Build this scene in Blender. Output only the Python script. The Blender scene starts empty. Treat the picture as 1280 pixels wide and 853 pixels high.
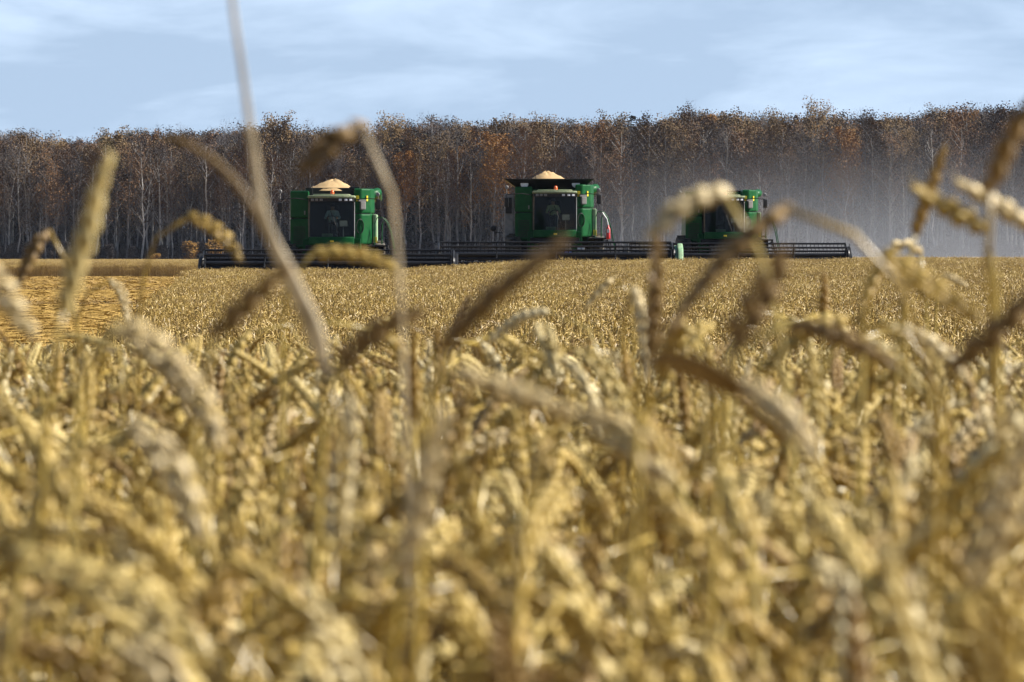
import bpy, bmesh, math, random
import numpy as np
from mathutils import Vector, Matrix, Euler

R = math.radians
PI = math.pi
sc = bpy.context.scene

# ------------------------------------------------------------------ camera, sky, sun, exposure
CAM_Z = 1.05
F = 200.0 / 36.0 * 1280.0            # focal length in photo pixels (1280 wide)
HORIZON = 320.0                      # row of the horizon in the photo
cam = bpy.data.cameras.new('camera')
cam.lens = 200.0
cam.sensor_width = 36.0
cam.clip_start = 0.05
cam.clip_end = 9000.0
cam.dof.use_dof = True
cam.dof.focus_distance = 206.0
cam.dof.aperture_fstop = 22.0
cam.dof.aperture_blades = 9
camo = bpy.data.objects.new('camera', cam)
camo.location = (0, 0, CAM_Z)
camo.rotation_euler = (PI / 2 - math.atan((426.5 - HORIZON) / F), 0, 0)
sc.collection.objects.link(camo)
sc.camera = camo

SUN_EL = R(38.0)
SUN_AZ = R(98.0)                     # from "behind the camera" towards the right
sun_dir = Vector((math.sin(SUN_AZ) * math.cos(SUN_EL), -math.cos(SUN_AZ) * math.cos(SUN_EL), math.sin(SUN_EL)))

world = bpy.data.worlds.new('World')
sc.world = world
world.use_nodes = True
wt = world.node_tree
wt.nodes.clear()
w_out = wt.nodes.new('ShaderNodeOutputWorld')
w_bg = wt.nodes.new('ShaderNodeBackground')
w_sky = wt.nodes.new('ShaderNodeTexSky')
w_sky.sky_type = 'NISHITA'
w_sky.sun_disc = False
w_sky.sun_elevation = SUN_EL
w_sky.sun_rotation = math.atan2(sun_dir.x, sun_dir.y)
w_sky.air_density = 1.0
w_sky.dust_density = 0.3
w_sky.ozone_density = 1.0
w_bg.inputs['Strength'].default_value = 0.05
w_tc = wt.nodes.new('ShaderNodeTexCoord')
# the clear band above the wood shows the colour the sky has a little higher up
w_add = wt.nodes.new('ShaderNodeVectorMath'); w_add.operation = 'ADD'
w_add.inputs[1].default_value = (0, 0, 0.22)
w_nrm = wt.nodes.new('ShaderNodeVectorMath'); w_nrm.operation = 'NORMALIZE'
wt.links.new(w_tc.outputs['Generated'], w_add.inputs[0])
wt.links.new(w_add.outputs[0], w_nrm.inputs[0])
wt.links.new(w_nrm.outputs[0], w_sky.inputs[0])
# thin streaky clouds
w_map = wt.nodes.new('ShaderNodeMapping')
w_map.inputs['Scale'].default_value = (16, 16, 70)
w_map.inputs['Location'].default_value = (0.6, 0.2, 0.4)
wt.links.new(w_tc.outputs['Generated'], w_map.inputs['Vector'])
w_n1 = wt.nodes.new('ShaderNodeTexNoise')
w_n1.inputs['Scale'].default_value = 1.0
w_n1.inputs['Detail'].default_value = 6.0
w_n1.inputs['Roughness'].default_value = 0.55
w_n1.inputs['Distortion'].default_value = 0.35
wt.links.new(w_map.outputs[0], w_n1.inputs['Vector'])
w_cr = wt.nodes.new('ShaderNodeValToRGB')
w_cr.color_ramp.elements[0].position = 0.44
w_cr.color_ramp.elements[0].color = (0.48, 0.48, 0.48, 1)
w_cr.color_ramp.elements[1].position = 0.68
w_cr.color_ramp.elements[1].color = (1, 1, 1, 1)
wt.links.new(w_n1.outputs[0], w_cr.inputs[0])
w_m = wt.nodes.new('ShaderNodeMath'); w_m.operation = 'MULTIPLY'
w_m.inputs[1].default_value = 0.64
wt.links.new(w_cr.outputs[0], w_m.inputs[0])
w_mix = wt.nodes.new('ShaderNodeMix'); w_mix.data_type = 'RGBA'
# the thin cloud lies low in the sky; overhead it is clear
w_sep = wt.nodes.new('ShaderNodeSeparateXYZ'); wt.links.new(w_tc.outputs['Generated'], w_sep.inputs[0])
w_mr = wt.nodes.new('ShaderNodeMapRange'); w_mr.interpolation_type = 'SMOOTHSTEP'
for i_, v_ in ((1, 0.05), (2, 0.22), (3, 1.0), (4, 0.03)): w_mr.inputs[i_].default_value = v_
wt.links.new(w_sep.outputs[2], w_mr.inputs[0])
w_m2 = wt.nodes.new('ShaderNodeMath'); w_m2.operation = 'MULTIPLY'
wt.links.new(w_m.outputs[0], w_m2.inputs[0]); wt.links.new(w_mr.outputs[0], w_m2.inputs[1])
wt.links.new(w_m2.outputs[0], w_mix.inputs[0])
wt.links.new(w_sky.outputs[0], w_mix.inputs[6])
w_mix.inputs[7].default_value = (8.7, 10.5, 12.9, 1)
wt.links.new(w_mix.outputs[2], w_bg.inputs['Color'])
wt.links.new(w_bg.outputs[0], w_out.inputs['Surface'])

sl = bpy.data.lights.new('sun', 'SUN')
sl.energy = 5.0
sl.angle = R(0.53)
sl.color = (1.0, 0.945, 0.845)
so = bpy.data.objects.new('sun', sl)
so.rotation_euler = sun_dir.to_track_quat('Z', 'Y').to_euler()
sc.collection.objects.link(so)

sc.view_settings.view_transform = 'Standard'
sc.view_settings.look = 'None'
sc.view_settings.exposure = 1.20
sc.view_settings.gamma = 1.0
sc.view_settings.use_curve_mapping = False
sc.render.engine = 'CYCLES'
sc.cycles.max_bounces = 6
sc.cycles.diffuse_bounces = 1
sc.cycles.transparent_max_bounces = 10
sc.cycles.volume_bounces = 0
sc.cycles.volume_step_rate = 3.0
sc.cycles.volume_max_steps = 64
sc.cycles.use_denoising = True

# ------------------------------------------------------------------ helpers
def link(o):
    sc.collection.objects.link(o)
    return o

def tag(o, label=None, cat=None, group=None, kind=None):
    if label: o['label'] = label
    if cat: o['category'] = cat
    if group: o['group'] = group
    if kind: o['kind'] = kind
    return o

def empty(name, loc=(0, 0, 0), rz=0.0):
    o = bpy.data.objects.new(name, None)
    o.location = loc
    o.rotation_euler = (0, 0, rz)
    o.empty_display_size = 0.1
    return link(o)

def ss(v, a, b):
    t = min(1.0, max(0.0, (v - a) / (b - a)))
    return t * t * (3 - 2 * t)

def ground_z(x, y):
    g = -0.49 * ss(y, 10, 38) + 0.22 * ss(y, 110, 205)
    g += 0.075 * (1 - ss(y, 5.5, 13))
    g += 0.30 * ss(x, -4.5, 2.5) * ss(y, 140, 220)
    g += 0.03 * math.sin(x * 0.21 + 0.4) * ss(y, 60, 120) * math.sin(y * 0.043)
    return g

def unproj(px, py, Y):
    """The world point at depth Y on the ray through a photo pixel."""
    c = (426.5 - HORIZON) / F
    u = (px - 640.0) / F
    v = (426.5 - py) / F
    # the camera is pitched down by atan(c)
    ca, sa = math.cos(math.atan(c)), math.sin(math.atan(c))
    dy = ca + v * sa
    dz = -sa + v * ca
    k = Y / dy
    return Vector((u * k, Y, CAM_Z + dz * k))

class MB:
    """Collects shapes into ONE mesh."""
    def __init__(self):
        self.v = []; self.f = []; self.m = []
    def add(self, verts, faces, mi=0):
        o = len(self.v)
        self.v.extend([tuple(p) for p in verts])
        self.f.extend([tuple(i + o for i in fc) for fc in faces])
        self.m.extend([mi] * len(faces))
    def bm(self, b, mi=0):
        b.verts.index_update()
        self.add([v.co.copy() for v in b.verts], [[v.index for v in f.verts] for f in b.faces], mi)
        b.free()
    def box(self, c, s, rot=(0, 0, 0), bev=0.0, mi=0, seg=2):
        b = bmesh.new()
        bmesh.ops.create_cube(b, size=1.0)
        bmesh.ops.scale(b, vec=s, verts=b.verts)
        if bev > 0:
            bmesh.ops.bevel(b, geom=b.edges[:], offset=min(bev, min(s) * 0.45), segments=seg, affect='EDGES', profile=0.6)
        bmesh.ops.transform(b, matrix=Matrix.Translation(c) @ Euler(rot).to_matrix().to_4x4(), verts=b.verts)
        self.bm(b, mi)
    def bx(self, x0, x1, y0, y1, z0, z1, bev=0.02, mi=0):
        self.box(((x0 + x1) / 2, (y0 + y1) / 2, (z0 + z1) / 2), (abs(x1 - x0), abs(y1 - y0), abs(z1 - z0)), bev=bev, mi=mi)
    def prism(self, prof, x0, x1, axis='X', bev=0.0, mi=0):
        """prof: 2-D outline; axis X -> (y,z) profile extruded along x; Y -> (x,z); Z -> (x,y)."""
        b = bmesh.new()
        def p3(a, c, e):
            return {'X': (e, a, c), 'Y': (a, e, c), 'Z': (a, c, e)}[axis]
        A = [b.verts.new(p3(a, c, x0)) for a, c in prof]
        B = [b.verts.new(p3(a, c, x1)) for a, c in prof]
        n = len(prof)
        b.faces.new(A); b.faces.new(B[::-1])
        for i in range(n):
            b.faces.new((A[i], B[i], B[(i + 1) % n], A[(i + 1) % n]))
        bmesh.ops.recalc_face_normals(b, faces=b.faces[:])
        if bev > 0:
            bmesh.ops.bevel(b, geom=b.edges[:], offset=bev, segments=2, affect='EDGES', profile=0.6)
        self.bm(b, mi)
    def tube(self, pts, r, n=8, mi=0, cap=True):
        pts = [Vector(p) for p in pts]
        rs = r if isinstance(r, (list, tuple)) else [r] * len(pts)
        V = []; Fc = []
        up = Vector((0.123, 0.31, 0.94))
        for i, p in enumerate(pts):
            t = (pts[min(i + 1, len(pts) - 1)] - pts[max(i - 1, 0)])
            t = t.normalized() if t.length > 1e-9 else Vector((0, 0, 1))
            a = t.cross(up)
            if a.length < 1e-3: a = t.cross(Vector((1, 0, 0)))
            a.normalize(); bb = t.cross(a)
            for k in range(n):
                th = 2 * PI * k / n
                V.append(p + (a * math.cos(th) + bb * math.sin(th)) * rs[i])
        for i in range(len(pts) - 1):
            for k in range(n):
                Fc.append((i * n + k, i * n + (k + 1) % n, (i + 1) * n + (k + 1) % n, (i + 1) * n + k))
        if cap:
            Fc.append(tuple(range(n))[::-1]); Fc.append(tuple(range((len(pts) - 1) * n, len(pts) * n)))
        self.add(V, Fc, mi)
    def lathe(self, prof, origin, axis='X', n=24, mi=0):
        """prof: list of (radius, offset along axis)."""
        V = []; Fc = []
        for r, o in prof:
            for k in range(n):
                th = 2 * PI * k / n
                c, s = r * math.cos(th), r * math.sin(th)
                q = {'X': (o, c, s), 'Y': (c, o, s), 'Z': (c, s, o)}[axis]
                V.append(Vector(origin) + Vector(q))
        for i in range(len(prof) - 1):
            for k in range(n):
                Fc.append((i * n + k, i * n + (k + 1) % n, (i + 1) * n + (k + 1) % n, (i + 1) * n + k))
        self.add(V, Fc, mi)
    def mesh(self, name, mats, smooth=False):
        me = bpy.data.meshes.new(name)
        me.from_pydata(self.v, [], self.f)
        for m in (mats if isinstance(mats, (list, tuple)) else [mats]):
            me.materials.append(m)
        if any(self.m):
            me.polygons.foreach_set('material_index', self.m)
        me.update()
        if smooth:
            me.polygons.foreach_set('use_smooth', [True] * len(me.polygons))
        return me
    def build(self, name, mats, parent=None, smooth=False):
        o = bpy.data.objects.new(name, self.mesh(name, mats, smooth))
        link(o)
        if parent is not None: o.parent = parent
        return o

# ------------------------------------------------------------------ materials
def new_mat(name):
    m = bpy.data.materials.new(name)
    m.use_nodes = True
    nt = m.node_tree
    b = nt.nodes['Principled BSDF']
    return m, nt, b

def set_in(b, **kw):
    for k, v in kw.items():
        k = k.replace('_', ' ')
        if k in b.inputs: b.inputs[k].default_value = v

def noise(nt, scale, detail=4, rough=0.55, coord='Object', vscale=None):
    tc = nt.nodes.new('ShaderNodeTexCoord')
    n = nt.nodes.new('ShaderNodeTexNoise')
    n.inputs['Scale'].default_value = scale
    n.inputs['Detail'].default_value = detail
    n.inputs['Roughness'].default_value = rough
    src = tc.outputs[coord]
    if vscale:
        mp = nt.nodes.new('ShaderNodeMapping')
        mp.inputs['Scale'].default_value = vscale
        nt.links.new(src, mp.inputs['Vector']); src = mp.outputs[0]
    nt.links.new(src, n.inputs['Vector'])
    return n.outputs[0]

def ramp(nt, fac, stops):
    r = nt.nodes.new('ShaderNodeValToRGB')
    e = r.color_ramp.elements
    while len(e) < len(stops): e.new(0.5)
    for el, (p, c) in zip(e, stops):
        el.position = p; el.color = (*c, 1)
    nt.links.new(fac, r.inputs[0])
    return r.outputs[0]

def mixc(nt, a, b, fac, mode='MIX'):
    m = nt.nodes.new('ShaderNodeMix'); m.data_type = 'RGBA'; m.blend_type = mode
    for s, v in ((0, fac), (6, a), (7, b)):
        if hasattr(v, 'is_output') or isinstance(v, bpy.types.NodeSocket): nt.links.new(v, m.inputs[s])
        else: m.inputs[s].default_value = v if not isinstance(v, tuple) else (*v, 1)
    return m.outputs[2]

def plain(name, col, rough=0.5, metal=0.0, spec=0.5, var=0.25, scale=6.0, dust=None, dust_amt=0.3):
    m, nt, b = new_mat(name)
    n = noise(nt, scale)
    lo = tuple(c * (1 - var) for c in col); hi = tuple(min(1, c * (1 + var)) for c in col)
    c = ramp(nt, n, [(0.3, lo), (0.7, hi)])
    if dust:
        n2 = noise(nt, scale * 0.5, 6, 0.7)
        f = ramp(nt, n2, [(0.42, (0, 0, 0)), (0.75, (dust_amt,) * 3)])
        c = mixc(nt, c, dust, f)
    nt.links.new(c, b.inputs['Base Color'])
    set_in(b, Roughness=rough, Metallic=metal)
    b.inputs['Specular IOR Level'].default_value = spec
    return m

DUST = (0.34, 0.27, 0.17)
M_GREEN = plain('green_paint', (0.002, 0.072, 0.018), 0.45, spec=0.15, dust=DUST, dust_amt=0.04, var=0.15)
M_PALE_GREEN = plain('dusty_sunlit_green', (0.20, 0.36, 0.20), 0.6, dust=DUST, dust_amt=0.6)  # dusty green, its colour lightened for parts the sun strikes
M_ROOF = plain('dusty_sunlit_roof', (0.20, 0.25, 0.14), 0.7, dust=DUST, dust_amt=0.6)  # grain dust, plus sun on the roof put into the pale colour
M_BLACK = plain('black_steel', (0.007, 0.0075, 0.009), 0.5, spec=0.35, dust=DUST, dust_amt=0.05, scale=3)
M_DARK = plain('dark_blue_steel', (0.006, 0.008, 0.013), 0.45, spec=0.35, dust=DUST, dust_amt=0.04, scale=3)
M_RUBBER = plain('rubber', (0.02, 0.02, 0.02), 0.85, dust=DUST, dust_amt=0.5)
M_YELLOW = plain('yellow_paint', (0.75, 0.55, 0.02), 0.45)
M_RED = plain('red_paint', (0.55, 0.03, 0.03), 0.4)
M_ORANGE = plain('orange_lens', (0.75, 0.12, 0.02), 0.3)
M_WHITE = plain('white_plastic', (0.75, 0.76, 0.74), 0.5)
M_LENS = plain('lamp_lens', (0.70, 0.72, 0.76), 0.12)
M_GREY = plain('grey_steel', (0.20, 0.20, 0.205), 0.55, dust=DUST, dust_amt=0.4)
M_BLUE = plain('blue_plastic', (0.14, 0.22, 0.55), 0.5)
M_BEIGE = plain('sunlit_beige_trim', (0.16, 0.125, 0.085), 0.7)  # beige holds the sunlight on the left cab pillar in its colour
M_SEAT = plain('seat_cloth', (0.05, 0.05, 0.055), 0.9)
M_SKIN = plain('skin', (0.50, 0.30, 0.21), 0.6)
M_SHIRT = plain('pale_shirt', (0.62, 0.78, 0.76), 0.85)
M_SHIRT_OLIVE = plain('olive_shirt', (0.62, 0.68, 0.34), 0.85)
M_TROUSERS = plain('dark_trousers', (0.03, 0.035, 0.05), 0.9)
M_HAIR = plain('dark_hair', (0.02, 0.014, 0.01), 0.7)
M_GRAIN = None

m, nt, b = new_mat('grain')
c = ramp(nt, noise(nt, 40, 5, 0.75), [(0.3, (0.30, 0.19, 0.08)), (0.7, (0.48, 0.335, 0.165))])
nt.links.new(c, b.inputs['Base Color']); set_in(b, Roughness=0.75)
M_GRAIN = m

def glass_mat():
    m = bpy.data.materials.new('tinted_glass'); m.use_nodes = True
    nt = m.node_tree; nt.nodes.clear()
    out = nt.nodes.new('ShaderNodeOutputMaterial')
    tr = nt.nodes.new('ShaderNodeBsdfTransparent'); tr.inputs[0].default_value = (0.62, 0.66, 0.65, 1)
    gl = nt.nodes.new('ShaderNodeBsdfGlossy'); gl.inputs['Roughness'].default_value = 0.06
    fr = nt.nodes.new('ShaderNodeFresnel'); fr.inputs['IOR'].default_value = 1.22
    mx = nt.nodes.new('ShaderNodeMixShader')
    nt.links.new(fr.outputs[0], mx.inputs[0]); nt.links.new(tr.outputs[0], mx.inputs[1]); nt.links.new(gl.outputs[0], mx.inputs[2])
    nt.links.new(mx.outputs[0], out.inputs['Surface'])
    return m
M_GLASS = glass_mat()

def straw_mat(name, stops, rough=0.5, transl=0.18, nscale=90, spec=0.45):
    """Ripe straw: the colour varies from stalk to stalk (Object Info random) and along the plant."""
    m, nt, b = new_mat(name)
    oi = nt.nodes.new('ShaderNodeObjectInfo')
    c = ramp(nt, oi.outputs['Random'], stops)
    n = noise(nt, nscale, 3, 0.6)
    v = ramp(nt, n, [(0.3, (0.55, 0.50, 0.42)), (0.6, (1.15, 1.13, 1.12))])
    c = mixc(nt, c, v, 1.0, 'MULTIPLY')
    nt.links.new(c, b.inputs['Base Color'])
    set_in(b, Roughness=rough)
    b.inputs['Specular IOR Level'].default_value = spec
    if transl > 0:
        t = nt.nodes.new('ShaderNodeBsdfTranslucent'); nt.links.new(c, t.inputs[0])
        mx = nt.nodes.new('ShaderNodeMixShader'); mx.inputs[0].default_value = transl
        nt.links.new(b.outputs[0], mx.inputs[1]); nt.links.new(t.outputs[0], mx.inputs[2])
        nt.links.new(mx.outputs[0], nt.nodes['Material Output'].inputs['Surface'])
    return m

STRAW = [(0.0, (0.250, 0.152, 0.034)), (0.25, (0.389, 0.272, 0.064)), (0.5, (0.475, 0.349, 0.097)), (0.75, (0.540, 0.424, 0.154)), (0.88, (0.650, 0.561, 0.331)), (1.0, (0.279, 0.170, 0.048))]
M_EAR = straw_mat('wheat_ear', STRAW, 0.5, 0.0, 160, 0.4)
M_STEM = straw_mat('wheat_stem', [(0, (0.286, 0.185, 0.029)), (0.5, (0.378, 0.269, 0.054)), (1, (0.454, 0.353, 0.107))], 0.30, 0.0, 30, 0.6)
M_LEAF = straw_mat('wheat_leaf', [(0, (0.256, 0.167, 0.043)), (0.5, (0.399, 0.303, 0.107)), (1, (0.511, 0.431, 0.214))], 0.45, 0.08, 40)
M_BROWN_SHADED_EAR = straw_mat('brown_shaded_ear', [(0, (0.20, 0.125, 0.042)), (1, (0.27, 0.175, 0.062))], 0.5, 0.06, 160)  # brown, darkened in colour for ears seen from their shaded side
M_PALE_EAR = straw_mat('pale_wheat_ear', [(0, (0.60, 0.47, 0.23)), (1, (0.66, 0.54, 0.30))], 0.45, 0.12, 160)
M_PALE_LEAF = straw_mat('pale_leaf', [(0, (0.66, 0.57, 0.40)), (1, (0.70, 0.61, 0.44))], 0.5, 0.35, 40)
M_FAR_EAR = straw_mat('far_wheat', [(0, (0.330, 0.222, 0.050)), (0.5, (0.424, 0.299, 0.077)), (1, (0.505, 0.377, 0.119))], 0.5, 0.06, 9)
M_FAR_STEM = straw_mat('far_wheat_stems', [(0, (0.189, 0.116, 0.030)), (1, (0.292, 0.189, 0.052))], 0.5, 0.03, 9)
M_STUBBLE = straw_mat('stubble_straw', [(0, (0.242, 0.151, 0.032)), (1, (0.289, 0.191, 0.047))], 0.7, 0.05, 2, 0.2)

for mt_ in (M_FAR_EAR,):
    nt_ = mt_.node_tree; ge = nt_.nodes.new('ShaderNodeNewGeometry')
    mp_ = nt_.nodes.new('ShaderNodeMapping'); mp_.inputs['Scale'].default_value = (0.9, 0.16, 0.2); nt_.links.new(ge.outputs['Position'], mp_.inputs['Vector'])
    nn_ = nt_.nodes.new('ShaderNodeTexNoise'); nn_.inputs['Scale'].default_value = 1.0; nn_.inputs['Detail'].default_value = 5; nn_.inputs['Roughness'].default_value = 0.65
    nt_.links.new(mp_.outputs[0], nn_.inputs['Vector'])
    v_ = ramp(nt_, nn_.outputs[0], [(0.32, (0.66, 0.60, 0.52)), (0.5, (1.0, 0.98, 0.95)), (0.7, (1.16, 1.16, 1.18))])
    bs_ = nt_.nodes['Principled BSDF']; old_ = bs_.inputs['Base Color'].links[0].from_socket
    nt_.links.new(mixc(nt_, old_, v_, 1.0, 'MULTIPLY'), bs_.inputs['Base Color'])

def ground_mat():
    m, nt, b = new_mat('straw_littered_soil')
    n1 = noise(nt, 0.22, 6, 0.6)
    n2 = noise(nt, 14, 6, 0.75)
    c1 = ramp(nt, n2, [(0.3, (0.045, 0.028, 0.013)), (0.5, (0.09, 0.056, 0.024)), (0.72, (0.22, 0.14, 0.055))])
    c2 = ramp(nt, n2, [(0.3, (0.13, 0.08, 0.03)), (0.7, (0.34, 0.21, 0.06))])
    f = ramp(nt, n1, [(0.4, (0, 0, 0)), (0.6, (1, 1, 1))])
    tc = nt.nodes.new('ShaderNodeTexCoord'); sp = nt.nodes.new('ShaderNodeSeparateXYZ'); nt.links.new(tc.outputs['Object'], sp.inputs[0])
    q = nt.nodes.new('ShaderNodeMapRange'); q.inputs[1].default_value = 40; q.inputs[2].default_value = 60; nt.links.new(sp.outputs[1], q.inputs[0])
    n3 = noise(nt, 1.0, 5, 0.7, vscale=(0.12, 1.2, 1))
    c3 = ramp(nt, n3, [(0.35, (0.29, 0.175, 0.040)), (0.65, (0.38, 0.235, 0.055))])
    nt.links.new(mixc(nt, mixc(nt, c1, c2, f), c3, q.outputs[0]), b.inputs['Base Color'])
    set_in(b, Roughness=0.95)
    b.inputs['Specular IOR Level'].default_value = 0.1
    return m

# ------------------------------------------------------------------ ground: one sheet to the horizon
def build_ground():
    ys = np.unique(np.concatenate([np.array([-400, -100, -30, -10, -3.0]), np.linspace(0, 60, 61), np.linspace(62, 260, 100), np.linspace(265, 900, 60), np.array([1000, 1500, 2500, 4000, 7000])]))
    xs = np.unique(np.concatenate([np.array([-5000, -2000, -600, -200]), np.linspace(-120, -16, 27), np.linspace(-15, 15, 61), np.linspace(16, 120, 27), np.array([200, 600, 2000, 5000])]))
    V = [(x, y, ground_z(x, y)) for y in ys for x in xs]
    nx = len(xs)
    Fc = [(j * nx + i, j * nx + i + 1, (j + 1) * nx + i + 1, (j + 1) * nx + i) for j in range(len(ys) - 1) for i in range(nx - 1)]
    me = bpy.data.meshes.new('ground'); me.from_pydata(V, [], Fc); me.materials.append(ground_mat())
    me.polygons.foreach_set('use_smooth', [True] * len(me.polygons))
    o = link(bpy.data.objects.new('ground', me))
    tag(o, 'straw littered field soil under the crop', None, None, 'structure')
build_ground()

# ------------------------------------------------------------------ scatter: a "stuff" object whose points carry instances
def scatter(name, label, pts, rots, scls, idx, sources):
    src = bpy.data.collections.new(name + '_source')
    for s in sources: src.objects.link(s)
    n = len(pts)
    me = bpy.data.meshes.new(name)
    me.vertices.add(n)
    me.vertices.foreach_set('co', np.asarray(pts, dtype=np.float32).ravel())
    a = me.attributes.new('turn', 'FLOAT_VECTOR', 'POINT'); a.data.foreach_set('vector', np.asarray(rots, dtype=np.float32).ravel())
    a = me.attributes.new('size', 'FLOAT_VECTOR', 'POINT'); a.data.foreach_set('vector', np.asarray(scls, dtype=np.float32).ravel())
    a = me.attributes.new('pick', 'INT', 'POINT'); a.data.foreach_set('value', np.asarray(idx, dtype=np.int32))
    me.update()
    o = link(bpy.data.objects.new(name, me))
    g = bpy.data.node_groups.new(name + '_nodes', 'GeometryNodeTree')
    g.interface.new_socket('Geometry', in_out='INPUT', socket_type='NodeSocketGeometry')
    g.interface.new_socket('Geometry', in_out='OUTPUT', socket_type='NodeSocketGeometry')
    N = g.nodes; L = g.links
    gi = N.new('NodeGroupInput'); go = N.new('NodeGroupOutput')
    ci = N.new('GeometryNodeCollectionInfo'); ci.inputs[0].default_value = src
    ci.inputs['Separate Children'].default_value = True; ci.inputs['Reset Children'].default_value = True
    ip = N.new('GeometryNodeInstanceOnPoints'); ip.inputs['Pick Instance'].default_value = True
    def attr(nm, ty):
        q = N.new('GeometryNodeInputNamedAttribute'); q.data_type = ty; q.inputs[0].default_value = nm
        return [s for s in q.outputs if s.enabled][0]
    er = N.new('FunctionNodeEulerToRotation')
    L.new(attr('turn', 'FLOAT_VECTOR'), er.inputs[0])
    L.new(gi.outputs[0], ip.inputs['Points'])
    L.new(ci.outputs[0], ip.inputs['Instance'])
    L.new(attr('pick', 'INT'), ip.inputs['Instance Index'])
    L.new(er.outputs[0], ip.inputs['Rotation'])
    L.new(attr('size', 'FLOAT_VECTOR'), ip.inputs['Scale'])
    L.new(ip.outputs[0], go.inputs[0])
    md = o.modifiers.new('scatter', 'NODES'); md.node_group = g
    tag(o, label, None, None, 'stuff')
    return o

# ------------------------------------------------------------------ wheat plants
def catmull(P, n):
    P = [Vector(p) for p in P]
    P = [P[0] * 2 - P[1]] + P + [P[-1] * 2 - P[-2]]
    out = []
    for i in range(1, len(P) - 2):
        p0, p1, p2, p3 = P[i - 1], P[i], P[i + 1], P[i + 2]
        for k in range(n):
            t = k / n
            out.append(0.5 * ((2 * p1) + (p2 - p0) * t + (2 * p0 - 5 * p1 + 4 * p2 - p3) * t * t + (3 * p1 - p0 - 3 * p2 + p3) * t ** 3))
    out.append(P[-2])
    return out

def resample(P, n):
    d = [0.0]
    for a, c in zip(P, P[1:]): d.append(d[-1] + (c - a).length)
    out = []; j = 0
    for k in range(n):
        s = d[-1] * k / (n - 1)
        while j < len(d) - 2 and d[j + 1] < s: j += 1
        t = (s - d[j]) / max(1e-9, d[j + 1] - d[j])
        out.append(P[j].lerp(P[j + 1], min(1, max(0, t))))
    return out

def kernel(mb, c, ax, side, L, w, th, segs=6):
    """One husk: a plump pointed ovoid."""
    ax = ax.normalized(); side = (side - ax * side.dot(ax)).normalized(); nn = ax.cross(side)
    prof = [(-0.5, 0.30), (-0.28, 0.85), (0.0, 1.0), (0.28, 0.72), (0.46, 0.30)]
    V = []
    for o, r in prof:
        for k in range(segs):
            t = 2 * PI * k / segs
            V.append(c + ax * (o * L) + side * (math.cos(t) * r * w) + nn * (math.sin(t) * r * th))
    V.append(c + ax * (0.66 * L)); V.append(c - ax * (0.52 * L))
    Fc = []
    for i in range(len(prof) - 1):
        for k in range(segs):
            Fc.append((i * segs + k, i * segs + (k + 1) % segs, (i + 1) * segs + (k + 1) % segs, (i + 1) * segs + k))
    m = (len(prof) - 1) * segs
    for k in range(segs):
        Fc.append((m + k, m + (k + 1) % segs, len(V) - 2)); Fc.append(((k + 1) % segs, k, len(V) - 1))
    mb.add(V, Fc)

def ear_mesh(curve, rng, wid=0.0072, face=None, segs=6):
    """curve runs from neck to tip. Husks sit in two opposite double rows along it."""
    mb = MB()
    length = sum((b - a).length for a, b in zip(curve, curve[1:]))
    n = max(8, int(length / 0.0060))
    C = resample(curve, n + 1)
    if face is None:
        face = Vector((rng.uniform(-1, 1), rng.uniform(-1, 1), rng.uniform(-.4, .4)))
    for i in range(n):
        t = i / n
        p = C[i].lerp(C[i + 1], 0.5)
        ax = (C[i + 1] - C[i]).normalized()
        s = face - ax * face.dot(ax)
        if s.length < 1e-3: s = ax.orthogonal()
        s.normalize(); q = ax.cross(s)
        sgn = 1 if i % 2 else -1
        w = wid * (0.72 + 0.5 * math.sin(PI * min(1, t * 1.05 + 0.12)) - 0.32 * max(0, t - 0.75) * 4 * 0.5)
        jit = Vector((rng.gauss(0, 1), rng.gauss(0, 1), rng.gauss(0, 1))) * 0.0004
        for o2 in (-0.42, 0.42):
            d = (s * sgn + q * o2)
            kernel(mb, p + d * (w * 0.50) + jit, ax + d * 0.32, q, 0.0130, 0.0030 * w / 0.0075 * 1.15, 0.0026 * w / 0.0075 * 1.15, segs)
        kernel(mb, p + s * sgn * (w * 0.66), ax + s * sgn * 0.38, q, 0.0118, 0.0030, 0.0023, segs)
    tip = C[-1]; ax = (C[-1] - C[-2]).normalized()
    kernel(mb, tip, ax, ax.orthogonal(), 0.012, 0.0026, 0.0022, segs)
    for k in range(5):                                   # short awns at the tip
        d = (ax + Vector((rng.gauss(0, .3), rng.gauss(0, .3), rng.gauss(0, .3)))).normalized()
        o = C[-1 - rng.randrange(3)]
        mb.tube([o, o + d * rng.uniform(0.008, 0.018)], [0.0004, 0.0001], 3, cap=False)
    return mb

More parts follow.
